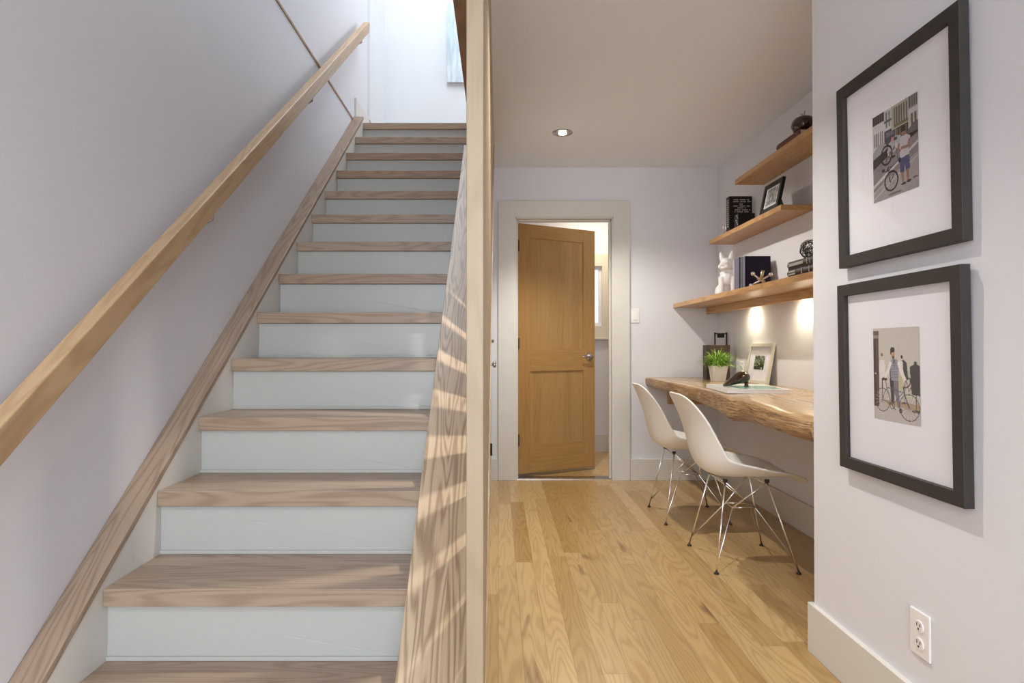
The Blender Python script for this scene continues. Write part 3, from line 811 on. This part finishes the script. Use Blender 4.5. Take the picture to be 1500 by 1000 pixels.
def tailor_print():
    r = Raster(112, 144, lin(196, 192, 186))
    r.poly([(0,.84),(1,.84),(1,1),(0,1)], lin(190, 184, 184)); r.poly([(.3,.78),(1,.79),(1,.855),(.3,.83)], lin(176, 150, 108))
    r.rect(0, .05, .12, .86, lin(72, 56, 52)); r.rect(0, .03, .13, .08, lin(96, 80, 68)); r.rect(.0, .08, .11, .11, lin(150, 140, 124)); r.rect(.03, .14, .045, .82, lin(48, 36, 36)); r.rect(.075,.14,.085,.82, lin(98,78,70))
    r.ell(.045, .50, .015, .01, lin(210, 205, 200))
    # pale dress form
    r.ell(.20, .29, .028, .02, lin(150, 110, 104)); r.poly([(.15,.35),(.25,.35),(.28,.42),(.25,.56),(.15,.56),(.13,.44)], lin(222, 218, 216)); r.rect(.15,.55,.27,.78,lin(206,200,196)); r.rect(.195, .56, .21, .80, lin(80,70,66))
    # dark jackets on stands
    r.ell(.64, .31, .025, .018, lin(70, 62, 60)); r.poly([(.60,.35),(.68,.34),(.74,.37),(.77,.54),(.71,.56),(.66,.44),(.62,.40)], lin(66, 64, 68)); r.poly([(.60,.34),(.66,.36),(.67,.52),(.61,.5)], lin(216, 212, 210)); r.line([(.70,.54),(.69,.78)], .012, lin(90, 82, 78)); r.ell(.68, .79, .07, .012, lin(74, 62, 56))
    r.ell(.915, .37, .03, .018, lin(60, 56, 58)); r.poly([(.80,.41),(.89,.38),(.95,.38),(1,.40),(1,.70),(.83,.69)], lin(66, 62, 66)); r.line([(.92,.70),(.92,.86)], .018, lin(80, 70, 66)); r.ell(.91, .86, .08, .016, lin(78, 66, 60))
    r.poly([(.55,.50),(.64,.50),(.64,.66),(.57,.66)], lin(190, 184, 140))
    # man in waistcoat
    r.poly([(.40,.55),(.56,.55),(.57,.72),(.60,.84),(.54,.85),(.48,.70),(.46,.82),(.40,.80)], lin(120, 114, 132))
    r.poly([(.38,.42),(.45,.55),(.46,.80),(.40,.78),(.37,.56)], lin(64, 58, 66))
    r.poly([(.38,.36),(.44,.33),(.52,.33),(.58,.37),(.56,.56),(.40,.56)], lin(146, 144, 160)); r.poly([(.45,.34),(.49,.34),(.48,.44)], lin(72, 66, 80))
    for i in range(6): r.line([(.405, .38+i*.03), (.56, .375+i*.03)], .004, lin(112, 108, 128))
    sh = lin(226, 222, 220)
    r.line([(.39,.38),(.33,.47),(.26,.53)], .055, sh); r.line([(.575,.38),(.63,.47),(.70,.55)], .06, sh)
    sk = lin(186, 146, 126)
    r.ell(.24, .545, .022, .016, sk); r.ell(.715, .565, .025, .018, sk)
    r.ell(.45, .275, .042, .050, sk); r.ell(.44, .235, .048, .030, lin(52, 42, 38)); r.ell(.405, .265, .012, .03, lin(52, 42, 38)); r.ell(.455, .315, .03, .018, lin(88, 66, 56))
    r.ell(.60, .875, .035, .03, lin(58, 46, 46))
    # road bicycle
    k = lin(64, 54, 56)
    r.ring(.20, .78, .17, .125, .012, k); r.ring(.78, .83, .205, .135, .012, k)
    for a in range(8):
        an = a*PI/8
        r.line([(.20-.16*math.cos(an), .78-.118*math.sin(an)), (.20+.16*math.cos(an), .78+.118*math.sin(an))], .002, lin(150, 142, 142))
        r.line([(.78-.195*math.cos(an), .83-.128*math.sin(an)), (.78+.195*math.cos(an), .83+.128*math.sin(an))], .002, lin(150, 142, 142))
    fr = lin(96, 86, 92)
    r.line([(.20,.78),(.42,.82),(.66,.68),(.30,.64),(.42,.82)], .014, fr); r.line([(.30,.64),(.20,.78)], .010, fr); r.line([(.27,.57),(.30,.64)], .014, k)
    r.line([(.66,.62),(.68,.70),(.78,.83)], .018, k); r.line([(.20,.555),(.30,.555)], .030, k)
    r.line([(.66,.63),(.76,.62),(.81,.58),(.80,.53),(.76,.53)], .018, k); r.line([(.72,.55),(.78,.66),(.82,.62)], .012, k)
    r.ring(.42, .83, .05, .035, .012, k); r.line([(.42,.83),(.48,.87)], .014, k)
    r.noise(.05, 5)
    return r

def wall_frame(zc, label, ras, w, h, pw, ph, pv, yc, lean):
    """frame hung on the right wall; local: y across (right of picture is -y), z up from the bottom edge, front faces -x"""
    t = thing('picture_frame', label, 'picture', (0,0,0), group=None)
    t['group'] = 'framed cyclist photographs on the right wall'
    bw = .034; d = .024
    b = B()
    def bar(y0_, y1_, z0_, z1_): b.box(-d, 0, y0_, y1_, z0_, z1_)
    b.prism([(w/2, 0), (-w/2, 0), (-w/2+bw, bw), (w/2-bw, bw)], -d, 0, 'x')
    b.prism([(w/2, h), (w/2-bw, h-bw), (-w/2+bw, h-bw), (-w/2, h)], -d, 0, 'x')
    b.prism([(w/2, 0), (w/2-bw, bw), (w/2-bw, h-bw), (w/2, h)], -d, 0, 'x')
    b.prism([(-w/2, 0), (-w/2, h), (-w/2+bw, h-bw), (-w/2+bw, bw)], -d, 0, 'x')
    mk('frame_moulding', b, M['frame'], t, bevel=.0012)
    b = B(); b.box(-.010, -.003, -w/2+bw-.002, w/2-bw+.002, bw-.002, h-bw+.002); mk('mat_board', b, M['mat'], t)
    zt = pv
    print_mesh('photograph', ras, pw, ph, t, lambda u, v: (-.0108, pw/2 - u*pw + .0, zt - v*ph))
    b = B(); b.box(-.0155, -.0145, -w/2+bw-.001, w/2-bw+.001, bw-.001, h-bw+.001); mk('glass', b, M['glass'], t)
    t.location = (XR-.001, yc, zc); t.rotation_euler.y = -lean
    return t
wall_frame(1.278, 'upper dark framed photo of a cyclist lifting a folding bike in a street', street_print(), .505, .548, .187, .241, 1.683-1.278, 1.640, .012)
wall_frame(.672, 'lower dark framed photo of a man in a waistcoat with a road bike', tailor_print(), .505, .553, .190, .252, 1.089-.672, 1.640, .012)

# outlet by the frames, outlet in the nook, switch by the door
def outlet(label, x, y, z, s=1.0):
    t = thing('wall_outlet', label, 'outlet', (x, y, z), group='wall outlets')
    b = B(); b.prism([(y-.037, z-.058), (y+.037, z-.058), (y+.037, z+.058), (y-.037, z+.058)], x-.006, x, 'x'); mk('cover_plate', b, M['plastic'], t, bevel=.003)
    for dz in (-.024, .020):
        b = B(); b.prism([(y+.016*math.cos(a*PI/8)*1.05, z+dz+.015*math.sin(a*PI/8)) for a in range(16)], x-.0085, x-.005, 'x'); o = mk('socket', b, M['plastic'], t, bevel=.0005)
        b = B(); b.box(x-.0092, x-.0084, y+.004, y+.0065, z+dz, z+dz+.009); b.box(x-.0092, x-.0084, y-.0075, y-.005, z+dz, z+dz+.008); b.box(x-.0092, x-.0084, y-.0025, y+.0025, z+dz-.009, z+dz-.004)
        mk('slots', b, M['slot'], o)
outlet('white wall outlet below the two framed photographs', XR, 1.566, .308)
outlet('white wall outlet above the desk behind the cream frame', XN, 4.33, .875)
t = thing('light_switch', 'white rocker light switch beside the door casing', 'light switch', (1.068, YB, 1.28))
b = B(); b.box(1.036, 1.102, YB-.006, YB, 1.225, 1.335); mk('cover_plate', b, M['plastic'], t, bevel=.002)
b = B(); b.box(1.053, 1.085, YB-.010, YB-.005, 1.247, 1.313); mk('rocker', b, M['white'], t, bevel=.001)

# ------------------------------------------------------------------ recessed downlights
def downlight(label, x, y):
    t = thing('recessed_light', label, 'ceiling light', (x, y, HC), group='recessed lights in the hall ceiling')
    b = B(); b.lathe([(.050, HC-.0005), (.067, HC-.0005), (.067, HC-.004), (.062, HC-.006), (.052, HC-.005), (.050, HC-.0005)], (x, y, 0), 32)
    mk('trim_ring', b, M['nickel'], t, smooth=True)
    b = B(); b.lathe([(0, HC-.0006), (.050, HC-.0006), (.050, HC-.003), (0, HC-.003)], (x, y, 0), 28); mk('baffle', b, M['nickel'], t)
    b = B(); b.lathe([(0, HC-.0031), (.026, HC-.0031), (.024, HC-.010), (.014, HC-.013), (0, HC-.014)], (x, y, 0), 20); mk('lamp', b, M['bulb'], t, smooth=True)
    return t
downlight('recessed ceiling light glowing above the hall floor', .42, 4.01)

# ------------------------------------------------------------------ things on the lowest shelf
ZS1, ZS2, ZS3, ZD = 1.3735, 1.8115, 2.1175, .8012
def remesh(vox):
    def f(o):
        m = o.modifiers.new('rem', 'REMESH'); m.mode = 'VOXEL'; m.voxel_size = vox; m.use_smooth_shade = True
        s_ = o.modifiers.new('sm', 'SMOOTH'); s_.factor = .5; s_.iterations = 3
    return f
def dog():
    b = B()
    def E(c, r, rx=0, ry=0, rz=0): b.ell(c, r, Matrix.Rotation(rz, 3, 'Z') @ Matrix.Rotation(ry, 3, 'Y') @ Matrix.Rotation(rx, 3, 'X'), 20, 12)
    # local: faces -y
    E((0, .045, .085), (.062, .062, .078)); E((0, .0, .165), (.050, .048, .068), rx=-.25); E((0, -.012, .205), (.040, .036, .040))
    E((0, -.010, .190), (.052, .030, .022))
    for s in (-1, 1):
        b.tube([(s*.040, -.022, .165), (s*.041, -.030, .10), (s*.040, -.032, .05), (s*.040, -.034, .012)], [.023, .018, .015, .016], 12)
        E((s*.041, -.044, .012), (.018, .025, .012))
        E((s*.052, .035, .055), (.028, .055, .055)); E((s*.060, -.008, .012), (.018, .034, .012))
    E((0, .10, .02), (.018, .04, .014))
    # head turned to the viewer's left
    T = Matrix.Rotation(math.radians(-28), 3, 'Z')
    def H(p): return T @ Vector(p) + Vector((-.004, -.010, .262))
    def HE(c, r): b.ell(H(c), r, T, 20, 12)
    HE((0, 0, 0), (.047, .046, .042)); HE((0, -.034, -.014), (.037, .034, .026)); HE((0, -.060, -.008), (.028, .014, .016))
    HE((-.024, -.048, -.024), (.018, .020, .018)); HE((.024, -.048, -.024), (.018, .020, .018)); HE((0, -.050, -.034), (.022, .018, .012))
    HE((0, -.072, -.001), (.011, .007, .007)); HE((0, -.016, .024), (.036, .030, .020))
    E((0, -.008, .235), (.038, .038, .030))
    for s in (-1, 1):
        pts = [(s*.026, .004, .025), (s*.036, .004, .055), (s*.043, .004, .082), (s*.044, .004, .096)]
        b.tube([H(p) for p in pts], [.019, .020, .012, .004], 12)
        b.ell(H((s*.021, -.040, .006)), (.006, .004, .005), T, 10, 8)
    # collar
    b.tube([(.043*math.cos(a*PI/12), -.010+.040*math.sin(a*PI/12), .226+.004*math.sin(a*PI/12)) for a in range(24)], .0045, 8, closed=True)
    for p in b.v: p *= .96
    o = mk('dog_figurine', b, M['white'], smooth=True, mods=remesh(.0035), origin=(0,0,0),
           label='white ceramic dog figurine sitting upright at the left of the dark books', cat='figurine')
    bt = B(); bt.lathe([(0, 0), (.006, 0), (.006, .002), (0, .002)], (0, 0, 0), 12, 'y')
    c = mk('collar_tag', bt, M['nickel'], None, origin=(0,0,0)); c.parent = o; c.location = (-.012, -.062, .186)
    return o
d = dog(); d.location = (1.622, 4.36, ZS1); d.rotation_euler.z = math.radians(-14)

def upright_book(name, label, x0, x1, y0_, y1_, z, h, cover, page, group=None, spine='x', cat='book'):
    t = thing(name, label, cat, ((x0+x1)/2, (y0_+y1_)/2, z), group=group)
    c = .0025
    b = B(); b.box(x0, x1, y0_, y0_+c, z, z+h); b.box(x0, x1, y1_-c, y1_, z, z+h); b.box(x0-.002, x0+c, y0_, y1_, z, z+h)
    mk('cover', b, cover, t, bevel=.0006)
    b = B(); b.box(x0+c, x1-.004, y0_+c, y1_-c, z+.003, z+h-.003); mk('page_block', b, page, t)
    return t
g1 = 'dark books standing on the lowest shelf'
bk = upright_book('book', 'dark navy book facing forward behind the jack ornament, nearest of the standing three', 1.530, 1.686, 3.800, 3.842, ZS1, .226, M['navy'], M['paper'], g1)
b = B(); b.box(1.5268, 1.528, 3.801, 3.841, ZS1, ZS1+.226); mk('spine', b, M['bluegrey'], bk)
bk = upright_book('book', 'thin black book with grey green spine, middle of the standing three', 1.531, 1.680, 3.850, 3.884, ZS1, .231, M['black'], M['paper'], g1)
b = B(); b.box(1.5278, 1.529, 3.851, 3.872, ZS1, ZS1+.231); mk('spine', b, M['greygreen'], bk)
bk = upright_book('book', 'wide slate spined book next to the dog figurine, farthest of the standing three', 1.528, 1.690, 3.892, 3.970, ZS1, .233, M['bluegrey'], M['navy'], g1)

# jack ornament
t = thing('jack_ornament', 'silver and brass jack ornament with ball tips before the navy book', 'ornament', (1.50, 3.52, ZS1))
dirs = [Vector((.9, .25, .34)), Vector((-.85, .1, .50)), Vector((.1, -.9, .42)), None]
a1 = Vector((.86, -.12, .50)).normalized(); a2 = Vector((-.80, -.18, .56)).normalized()
a3 = a1.cross(a2).normalized()
cc = Vector((1.505, 3.52, ZS1+.046)); L = .062
def ball_arm(dv, mat_, name):
    b = B(); b.tube([cc - dv*L, cc, cc + dv*L], [.0042, .0065, .0042], 10)
    for s in (-1, 1): b.ell(cc + dv*L*s, (.0115,)*3, None, 14, 10)
    mk(name, b, mat_, t, smooth=True)
ball_arm(a1, M['silver'], 'bar'); ball_arm(a2, M['silver'], 'bar')
b = B(); b.tube([cc - a3*.040, cc + a3*.046 + Vector((0,0,.0))], .0065, 12); b.tube([cc, cc+Vector((.008,-.01,.055))], .009, 12); mk('post', b, M['brass'], t, smooth=True)
# rest on shelf: lowest point
lowest = min((cc - a1*L).z, (cc - a2*L).z) - .0115
for c_ in [o for o in COL.objects if o.parent == t]: c_.location.z += ZS1 - lowest + .0005
t['label'] = 'silver and brass jack ornament with ball tips before the navy book'

def flat_book(name, label, x0, x1, y0_, y1_, z, h, cover, page, letter=None, group=None, rz=0.0):
    """lying book, spine towards -x, tail towards the viewer"""
    cx, cy = (x0+x1)/2, (y0_+y1_)/2
    w, l = x1-x0, y1_-y0_
    t = thing(name, label, 'book', (0, 0, 0), group=group)
    c = .003; b = B()
    b.box(-w/2, w/2, -l/2, l/2, 0, c); b.box(-w/2, w/2, -l/2, l/2, h-c, h)
    pr = [(-w/2+.004, 0)] + [(-w/2+.004-.010*math.sin(PI*i/8), h*i/8) for i in range(1, 8)] + [(-w/2+.004, h)]
    b.prism(pr, -l/2, l/2, 'y')
    mk('cover', b, cover, t, bevel=.0008)
    b = B(); b.box(-w/2+.004, w/2-.004, -l/2+.003, l/2-.003, c, h-c); mk('page_block', b, page, t)
    if letter:
        b = B()
        for a, c2, z0_, z1_ in letter:
            bb_ = B() if z1_ - z0_ > .55 else b
            bb_.box(-w/2-.0072, -w/2-.004, l/2-a*l, l/2-c2*l, z0_*h, z1_*h)
            if bb_ is not b: mk('spine_band', bb_, M['silverink'], t)
        mk('spine_lettering', b, M['silverink'], t)
    t.location = (cx, cy, z); t.rotation_euler.z = rz
    return t
lt1 = [(.10+i*.045, .135+i*.045, .34, .68) for i in range(12)] + [(.04, .055, .2, .8), (.78, .79, .15, .85), (.90, .91, .15, .85)]
lt2 = [(.06+i*.04, .09+i*.04, .55, .80) for i in range(7)] + [(.06+i*.045, .095+i*.045, .22, .42) for i in range(6)] + [(.58, .60, .12, .88), (.86, .88, .12, .88)]
flat_book('book', 'dark brown leather book lying at the bottom of the stack under the wire ball', 1.412, 1.560, 2.745, 2.990, ZS1, .037, M['brownleather'], M['paper'], lt2, 'leather books lying on the lowest shelf')
flat_book('book', 'dark lettered book on top of the stack right under the wire ball', 1.410, 1.556, 2.742, 2.985, ZS1+.0372, .036, M['brownleather'], M['paper'], lt1, 'leather books lying on the lowest shelf', .0)
# wire ball
b = B(); rr = random.Random(4)
cw = Vector((1.462, 2.875, ZS1+.0735+.0475))
for i in range(26):
    q = Vector((rr.gauss(0,1), rr.gauss(0,1), rr.gauss(0,1))).normalized()
    u = q.orthogonal().normalized(); w = q.cross(u)
    rad = .0455 if i < 14 else rr.uniform(.026, .042); off = q * (rr.uniform(-.008, .008) if i < 14 else rr.uniform(-.018, .018))
    if i < 14: rad = math.sqrt(.0455**2 - off.length**2)
    b.tube([cw + off + (u*math.cos(a*PI/10) + w*math.sin(a*PI/10)) * rad * (1+.03*math.sin(a*1.3+i)) for a in range(20)], .0012, 5, closed=True)
mk('wire_ball', b, M['wire'], smooth=True, label='tangled dark wire ball on the stack of leather books', cat='ornament')

# ------------------------------------------------------------------ middle shelf
bk = upright_book('book', 'thick black hardcover book standing on the middle shelf, cover to the front', 1.545, 1.695, 4.095, 4.152, ZS2, .232, M['black'], M['paper'])
b = B()
lines = [(.205, .055), (.192, .060), (.176, .018), (.163, .058), (.150, .030), (.137, .056), (.124, .050)]
for zz, hw in lines:
    n = int(hw*2/.008)
    for i in range(n):
        xa = 1.627 - hw/1.0 + i*.008*1.0
        if (i*7 + int(zz*1000)) % 6 == 5: continue
        b.box(xa, xa+.0058, 4.0942, 4.0951, ZS2+zz, ZS2+zz+.0062)
mk('cover_lettering', b, M['silverink'], bk)
b = B()
for i in range(13): b.box(1.5422, 1.5432, 4.110, 4.138, ZS2+.03+i*.0145, ZS2+.037+i*.0145)
mk('spine_lettering', b, M['silverink'], bk)
bk = upright_book('book', 'small squat black book in front of the thick black one', 1.545, 1.650, 3.945, 4.010, ZS2, .086, M['black'], M['paper'])
b = B()
for i in range(5): b.box(1.5422, 1.5432, 3.953+.009*(i % 3), 3.962+.011*(i % 3), ZS2+.012+i*.014, ZS2+.020+i*.014)
mk('spine_lettering', b, M['silverink'], bk)
b = B(); b.tube([(1.548+.0, 4.20+.025*math.cos(a*PI/14), ZS2+.042+.038*math.sin(a*PI/14)) for a in range(28)], .0035, 8, closed=True)
b.box(1.540, 1.60, 4.175, 4.225, ZS2, ZS2+.003)
mk('bookend', b, M['silver'], smooth=False, label='small curved silver bookend left of the thick black book', cat='bookend')

def lean_frame(name, label, w, h, bw, d, mats, pr, pw, ph, easel=False):
    """faces -x, leans back to +x; local y across, z up"""
    t = thing(name, label, 'picture', (0,0,0))
    b = B()
    b.prism([(w/2, 0), (-w/2, 0), (-w/2+bw, bw), (w/2-bw, bw)], 0, d, 'x')
    b.prism([(w/2, h), (w/2-bw, h-bw), (-w/2+bw, h-bw), (-w/2, h)], 0, d, 'x')
    b.prism([(w/2, 0), (w/2-bw, bw), (w/2-bw, h-bw), (w/2, h)], 0, d, 'x')
    b.prism([(-w/2, 0), (-w/2, h), (-w/2+bw, h-bw), (-w/2+bw, bw)], 0, d, 'x')
    mk('frame_moulding', b, mats[0], t, bevel=.001)
    b = B(); b.box(d*.45, d*.8, -w/2+bw-.001, w/2-bw+.001, bw-.001, h-bw+.001); mk('mat_board', b, mats[1], t)
    print_mesh('photograph', pr, pw, ph, t, lambda u, v: (d*.45-.0006, pw/2-u*pw, h/2+ph/2+.006-v*ph))
    b = B(); b.box(d*.25, d*.25+.001, -w/2+bw-.001, w/2-bw+.001, bw-.001, h-bw+.001); mk('glass', b, M['glass'], t)
    return t
def foliage_print(seed, hi, lo):
    r = Raster(30, 24, lo); q = random.Random(seed)
    for _ in range(90):
        k_ = q.random(); c = tuple(l + (h_-l)*k_ for l, h_ in zip(lo, hi))
        r.ell(q.random(), q.random(), q.uniform(.02, .09), q.uniform(.03, .1), c)
    return r
pr = foliage_print(2, lin(215, 210, 200), lin(90, 86, 80))
t = lean_frame('picture_frame', 'small black standing photo frame on the middle shelf', .232, .176, .026, .018, (M['black'], M['mat']), pr, .135, .098)
b = B(); b.prism([(.018, .14), (.020, .14), (.105, .002), (.100, .002)], -.02, .02, 'y'); mk('easel_leg', b, M['black'], t)
t.location = (1.541, 3.512, ZS2+.0004); t.rotation_euler.y = math.radians(12)

# ------------------------------------------------------------------ top shelf
flat_book('book', 'red patterned book lying on the topmost shelf under the vase', 1.545, 1.690, 3.14, 3.395, ZS3, .037, M['redcloth'], M['paper'], None)
t = thing('round_vase', 'dark red glossy squat vase on the book of the topmost shelf', 'vase', (1.60, 3.21, ZS3+.0375))
zb = ZS3+.0375
b = B(); b.lathe([(0, zb), (.030, zb), (.052, zb+.014), (.062, zb+.038), (.060, zb+.058), (.046, zb+.078), (.024, zb+.088), (.012, zb+.089), (.010, zb+.084), (0, zb+.083)], (1.60, 3.21, 0), 32)
mk('body', b, M['vase'], t, smooth=True)
b = B(); b.tube([(1.60, 3.21, zb+.082), (1.602, 3.21, zb+.10), (1.606, 3.208, zb+.118)], .0022, 6); b.tube([(1.60, 3.21, zb+.082), (1.594, 3.21, zb+.097), (1.586, 3.21, zb+.103)], .0022, 6)
mk('stem', b, M['stem'], t)

# ------------------------------------------------------------------ things on the desk
pc = Vector((1.514, 4.235, ZD))
t = thing('potted_grass', 'bushy green grass plant in a white tapered pot on the desk', 'potted plant', pc)
b = B()
def sq(hw, z, cut=.008): return [Vector((pc.x+x, pc.y+y, z)) for x, y in ((-hw+cut,-hw),(hw-cut,-hw),(hw,-hw+cut),(hw,hw-cut),(hw-cut,hw),(-hw+cut,hw),(-hw,hw-cut),(-hw,-hw+cut))]
lv = [sq(.040, ZD), sq(.053, ZD+.108), sq(.049, ZD+.108), sq(.047, ZD+.092)]
vs = [p for l in lv for p in l]; fs = [tuple(range(7, -1, -1))] + [(i*8+k, i*8+(k+1)%8, (i+1)*8+(k+1)%8, (i+1)*8+k) for i in range(3) for k in range(8)] + [tuple(range(24, 32))]
b.add(vs, fs); rp = mk('pot', b, M['pot'], t, bevel=.0015)
b = B(); b.box(pc.x-.046, pc.x+.046, pc.y-.046, pc.y+.046, ZD+.0922, ZD+.096); mk('soil', b, M['soil'], t)
b = B(); rr = random.Random(11)
for i in range(430):
    a = rr.uniform(0, 2*PI); r0 = rr.uniform(0, .038)
    base = Vector((pc.x + r0*math.cos(a), pc.y + r0*math.sin(a), ZD+.094))
    a2 = a + rr.uniform(-.7, .7); out = rr.uniform(.04, .17) * (0.75 + r0/.045); up = rr.uniform(.06, .17) * (1.05 - out*3.2)
    up = max(up, .02); wd = rr.uniform(.0022, .0042)
    side = Vector((-math.sin(a2), math.cos(a2), 0)) * wd
    tx, ty = base.x + math.cos(a2)*out, base.y + math.sin(a2)*out
    if ty > 4.405: out *= max(.1, (4.405-base.y)/(ty-base.y))
    if tx > 1.645: out *= max(.1, (1.645-base.x)/(tx-base.x))
    droop = rr.uniform(0, .06)
    p = []
    for k in range(5):
        s = k/4
        p.append(base + Vector((math.cos(a2)*out*s**1.2, math.sin(a2)*out*s**1.2, up*math.sin(s*PI*.5) - droop*s**3)))
    vv = []
    for k, q in enumerate(p):
        f = 1 - (k/4)**2*.92
        vv += [q - side*f, q + side*f]
    b.add(vv, [(2*k, 2*k+1, 2*k+3, 2*k+2) for k in range(4)])
mk('grass_blades', b, M['grass'], t, merge=False)

b = B(); b.box(1.497, 1.668, 4.42, 4.50, ZD, ZD+.250)
mk('dark_block', b, M['darkbox'], label='dark brown wooden block standing behind the potted grass', cat='block', bevel=.002)
hx, hy = 1.668, 4.60
t = thing('hourglass', 'dark metal hourglass rising behind the potted grass', 'hourglass', (hx-.003, hy, ZD))
b = B(); b.box(hx-.050, hx+.044, hy-.04, hy+.04, ZD, ZD+.012); mk('base', b, M['black'], t, bevel=.001)
for s in (-.046, .040):
    b = B(); b.box(hx+s-.004, hx+s+.004, hy-.004, hy+.004, ZD+.012, ZD+.345); mk('post', b, M['black'], t)
b = B(); b.box(hx-.050, hx+.044, hy-.006, hy+.006, ZD+.331, ZD+.339); b.lathe([(0, ZD+.305), (.026, ZD+.305), (.026, ZD+.331), (0, ZD+.331)], (hx-.003, hy, 0), 20); mk('cap', b, M['black'], t)
b = B(); b.lathe([(.012, ZD+.012), (.034, ZD+.04), (.036, ZD+.09), (.020, ZD+.14), (.004, ZD+.165), (.020, ZD+.19), (.034, ZD+.235), (.032, ZD+.28), (.018, ZD+.305)], (hx-.003, hy, 0), 24); mk('glass_bulb', b, M['clear'], t, smooth=True)

pr = foliage_print(9, lin(170, 180, 150), lin(24, 30, 24))
t = lean_frame('picture_frame', 'cream framed photo leaning on the wall at the back of the desk', .345, .262, .022, .018, (M['cream'], M['mat']), pr, .150, .092)
t.location = (1.652, 3.965, ZD+.001); t.rotation_euler.y = math.radians(10)

t = thing('coffee_table_book', 'large white softcover book lying on the desk under the bronze gourd', 'book', (0,0,0))
W_, L_ = .315, .46
b = B(); b.box(0, W_, 0, L_, 0, .002); b.box(0, W_, 0, L_, .019, .021); b.box(-.001, .002, 0, L_, 0, .021); mk('cover', b, M['magazine'], t, bevel=.0005)
b = B(); b.box(.002, W_-.003, .002, L_-.002, .002, .019); mk('page_block', b, plain('white_pages', (.78, .76, .80), .7), t)
b = B(); b.box(.07, W_-.02, .05, L_-.14, .0208, .0213); mk('cover_picture', b, M['teal'], t)
t.location = (1.163, 3.12, ZD+.0); t.rotation_euler.z = math.radians(-6)

# bronze gourd
t = thing('gourd_sculpture', 'glossy dark bronze gourd lying on the white book', 'sculpture', (1.30, 3.33, ZD+.0215))
b = B()
z_ = ZD+.0215
path = [(1.205, 3.30, z_+.007), (1.225, 3.305, z_+.013), (1.250, 3.312, z_+.024), (1.275, 3.318, z_+.036), (1.300, 3.325, z_+.047), (1.325, 3.33, z_+.052), (1.345, 3.335, z_+.047), (1.358, 3.338, z_+.036)]
b.tube(path, [.005, .012, .019, .026, .033, .036, .031, .016], 18)
mk('body', b, M['bronze'], t, smooth=True, subsurf=1)
b = B(); b.lathe([(0, z_), (.014, z_), (.010, z_+.008), (.012, z_+.028), (0, z_+.03)], (1.345, 3.333, 0), 14); mk('stem', b, M['bronze'], t, smooth=True)

# ------------------------------------------------------------------ lights
def area(name, loc, rot, sx, sy, e, col):
    l = bpy.data.lights.new(name, 'AREA'); l.shape = 'RECTANGLE'; l.size = sx; l.size_y = sy; l.energy = e; l.color = col
    o = bpy.data.objects.new(name, l); COL.objects.link(o); o.location = loc; o.rotation_euler = rot; return o
def spot(name, loc, e, col, ang=120, r=.03, blend=.5, rot=(0,0,0)):
    l = bpy.data.lights.new(name, 'SPOT'); l.energy = e; l.color = col; l.spot_size = math.radians(ang); l.spot_blend = blend; l.shadow_soft_size = r
    o = bpy.data.objects.new(name, l); COL.objects.link(o); o.location = loc; o.rotation_euler = rot; return o
WARM = (1.0, .94, .84)
spot('downlight_or_fill_beam', (.42, 4.01, HC-.02), 86, WARM, 124, .022, .5, Vector((.45, -.3, -2.42)).to_track_quat('-Z', 'Y').to_euler())
spot('downlight_or_fill_beam', (.32, 2.05, HC-.02), 80, WARM, 104, .022, .9)
spot('downlight_or_fill_beam', (-.62, -.50, HC-.02), 40, WARM, 150, .03)  # added fill to brighten the left wall, no known lamp here
for y in PUCKY: spot('puck_beam', (1.668, y, 1.318), 7.5, (1.0, .87, .62), 172, .035, 1.0)
area('skylight_daylight', ((SKX0+SKX1)/2, (SKY0+SKY1)/2, 5.46), (0,0,0), 1.2, 2.6, 46, (.88, .94, 1.0))
area('landing_daylight', (1.95, 5.27, 4.12), (0, math.radians(90), 0), 1.2, 1.1, 18, (.90, .95, 1.0))
area('foyer_daylight', (0.0, -3.35, 1.38), (math.radians(90), 0, 0), 2.0, 2.0, 98, (.88, .94, 1.0))
area('washroom_ceiling_lamp', (.9, 5.6, HC-.03), (0,0,0), .3, .3, 9, (1.0, .86, .66))
w = bpy.data.worlds.new('daylight'); SC.world = w; w.use_nodes = True
w.node_tree.nodes['Background'].inputs[0].default_value = (.86, .92, 1.0, 1); w.node_tree.nodes['Background'].inputs[1].default_value = 1.0

# ------------------------------------------------------------------ camera
cam = bpy.data.cameras.new('camera'); co = bpy.data.objects.new('camera', cam); COL.objects.link(co)
cam.sensor_width = 36; cam.lens = 900/1500*36
pitch = math.radians(.45)
co.location = (0, 0, 1.037); co.rotation_euler = (math.radians(90)+pitch, 0, 0)
cam.shift_x = 20/1500; cam.shift_y = (8 - 900*math.tan(pitch))/1500
cam.clip_start = .02
SC.camera = co
vs_ = SC.view_settings; vs_.view_transform = 'Standard'; vs_.look = 'None'; vs_.gamma = 1; vs_.use_curve_mapping = False; vs_.exposure = 0.36
SC.cycles.use_denoising = True
SC.cycles.max_bounces = 10; SC.cycles.diffuse_bounces = 6
SC.cycles.sample_clamp_indirect = 6
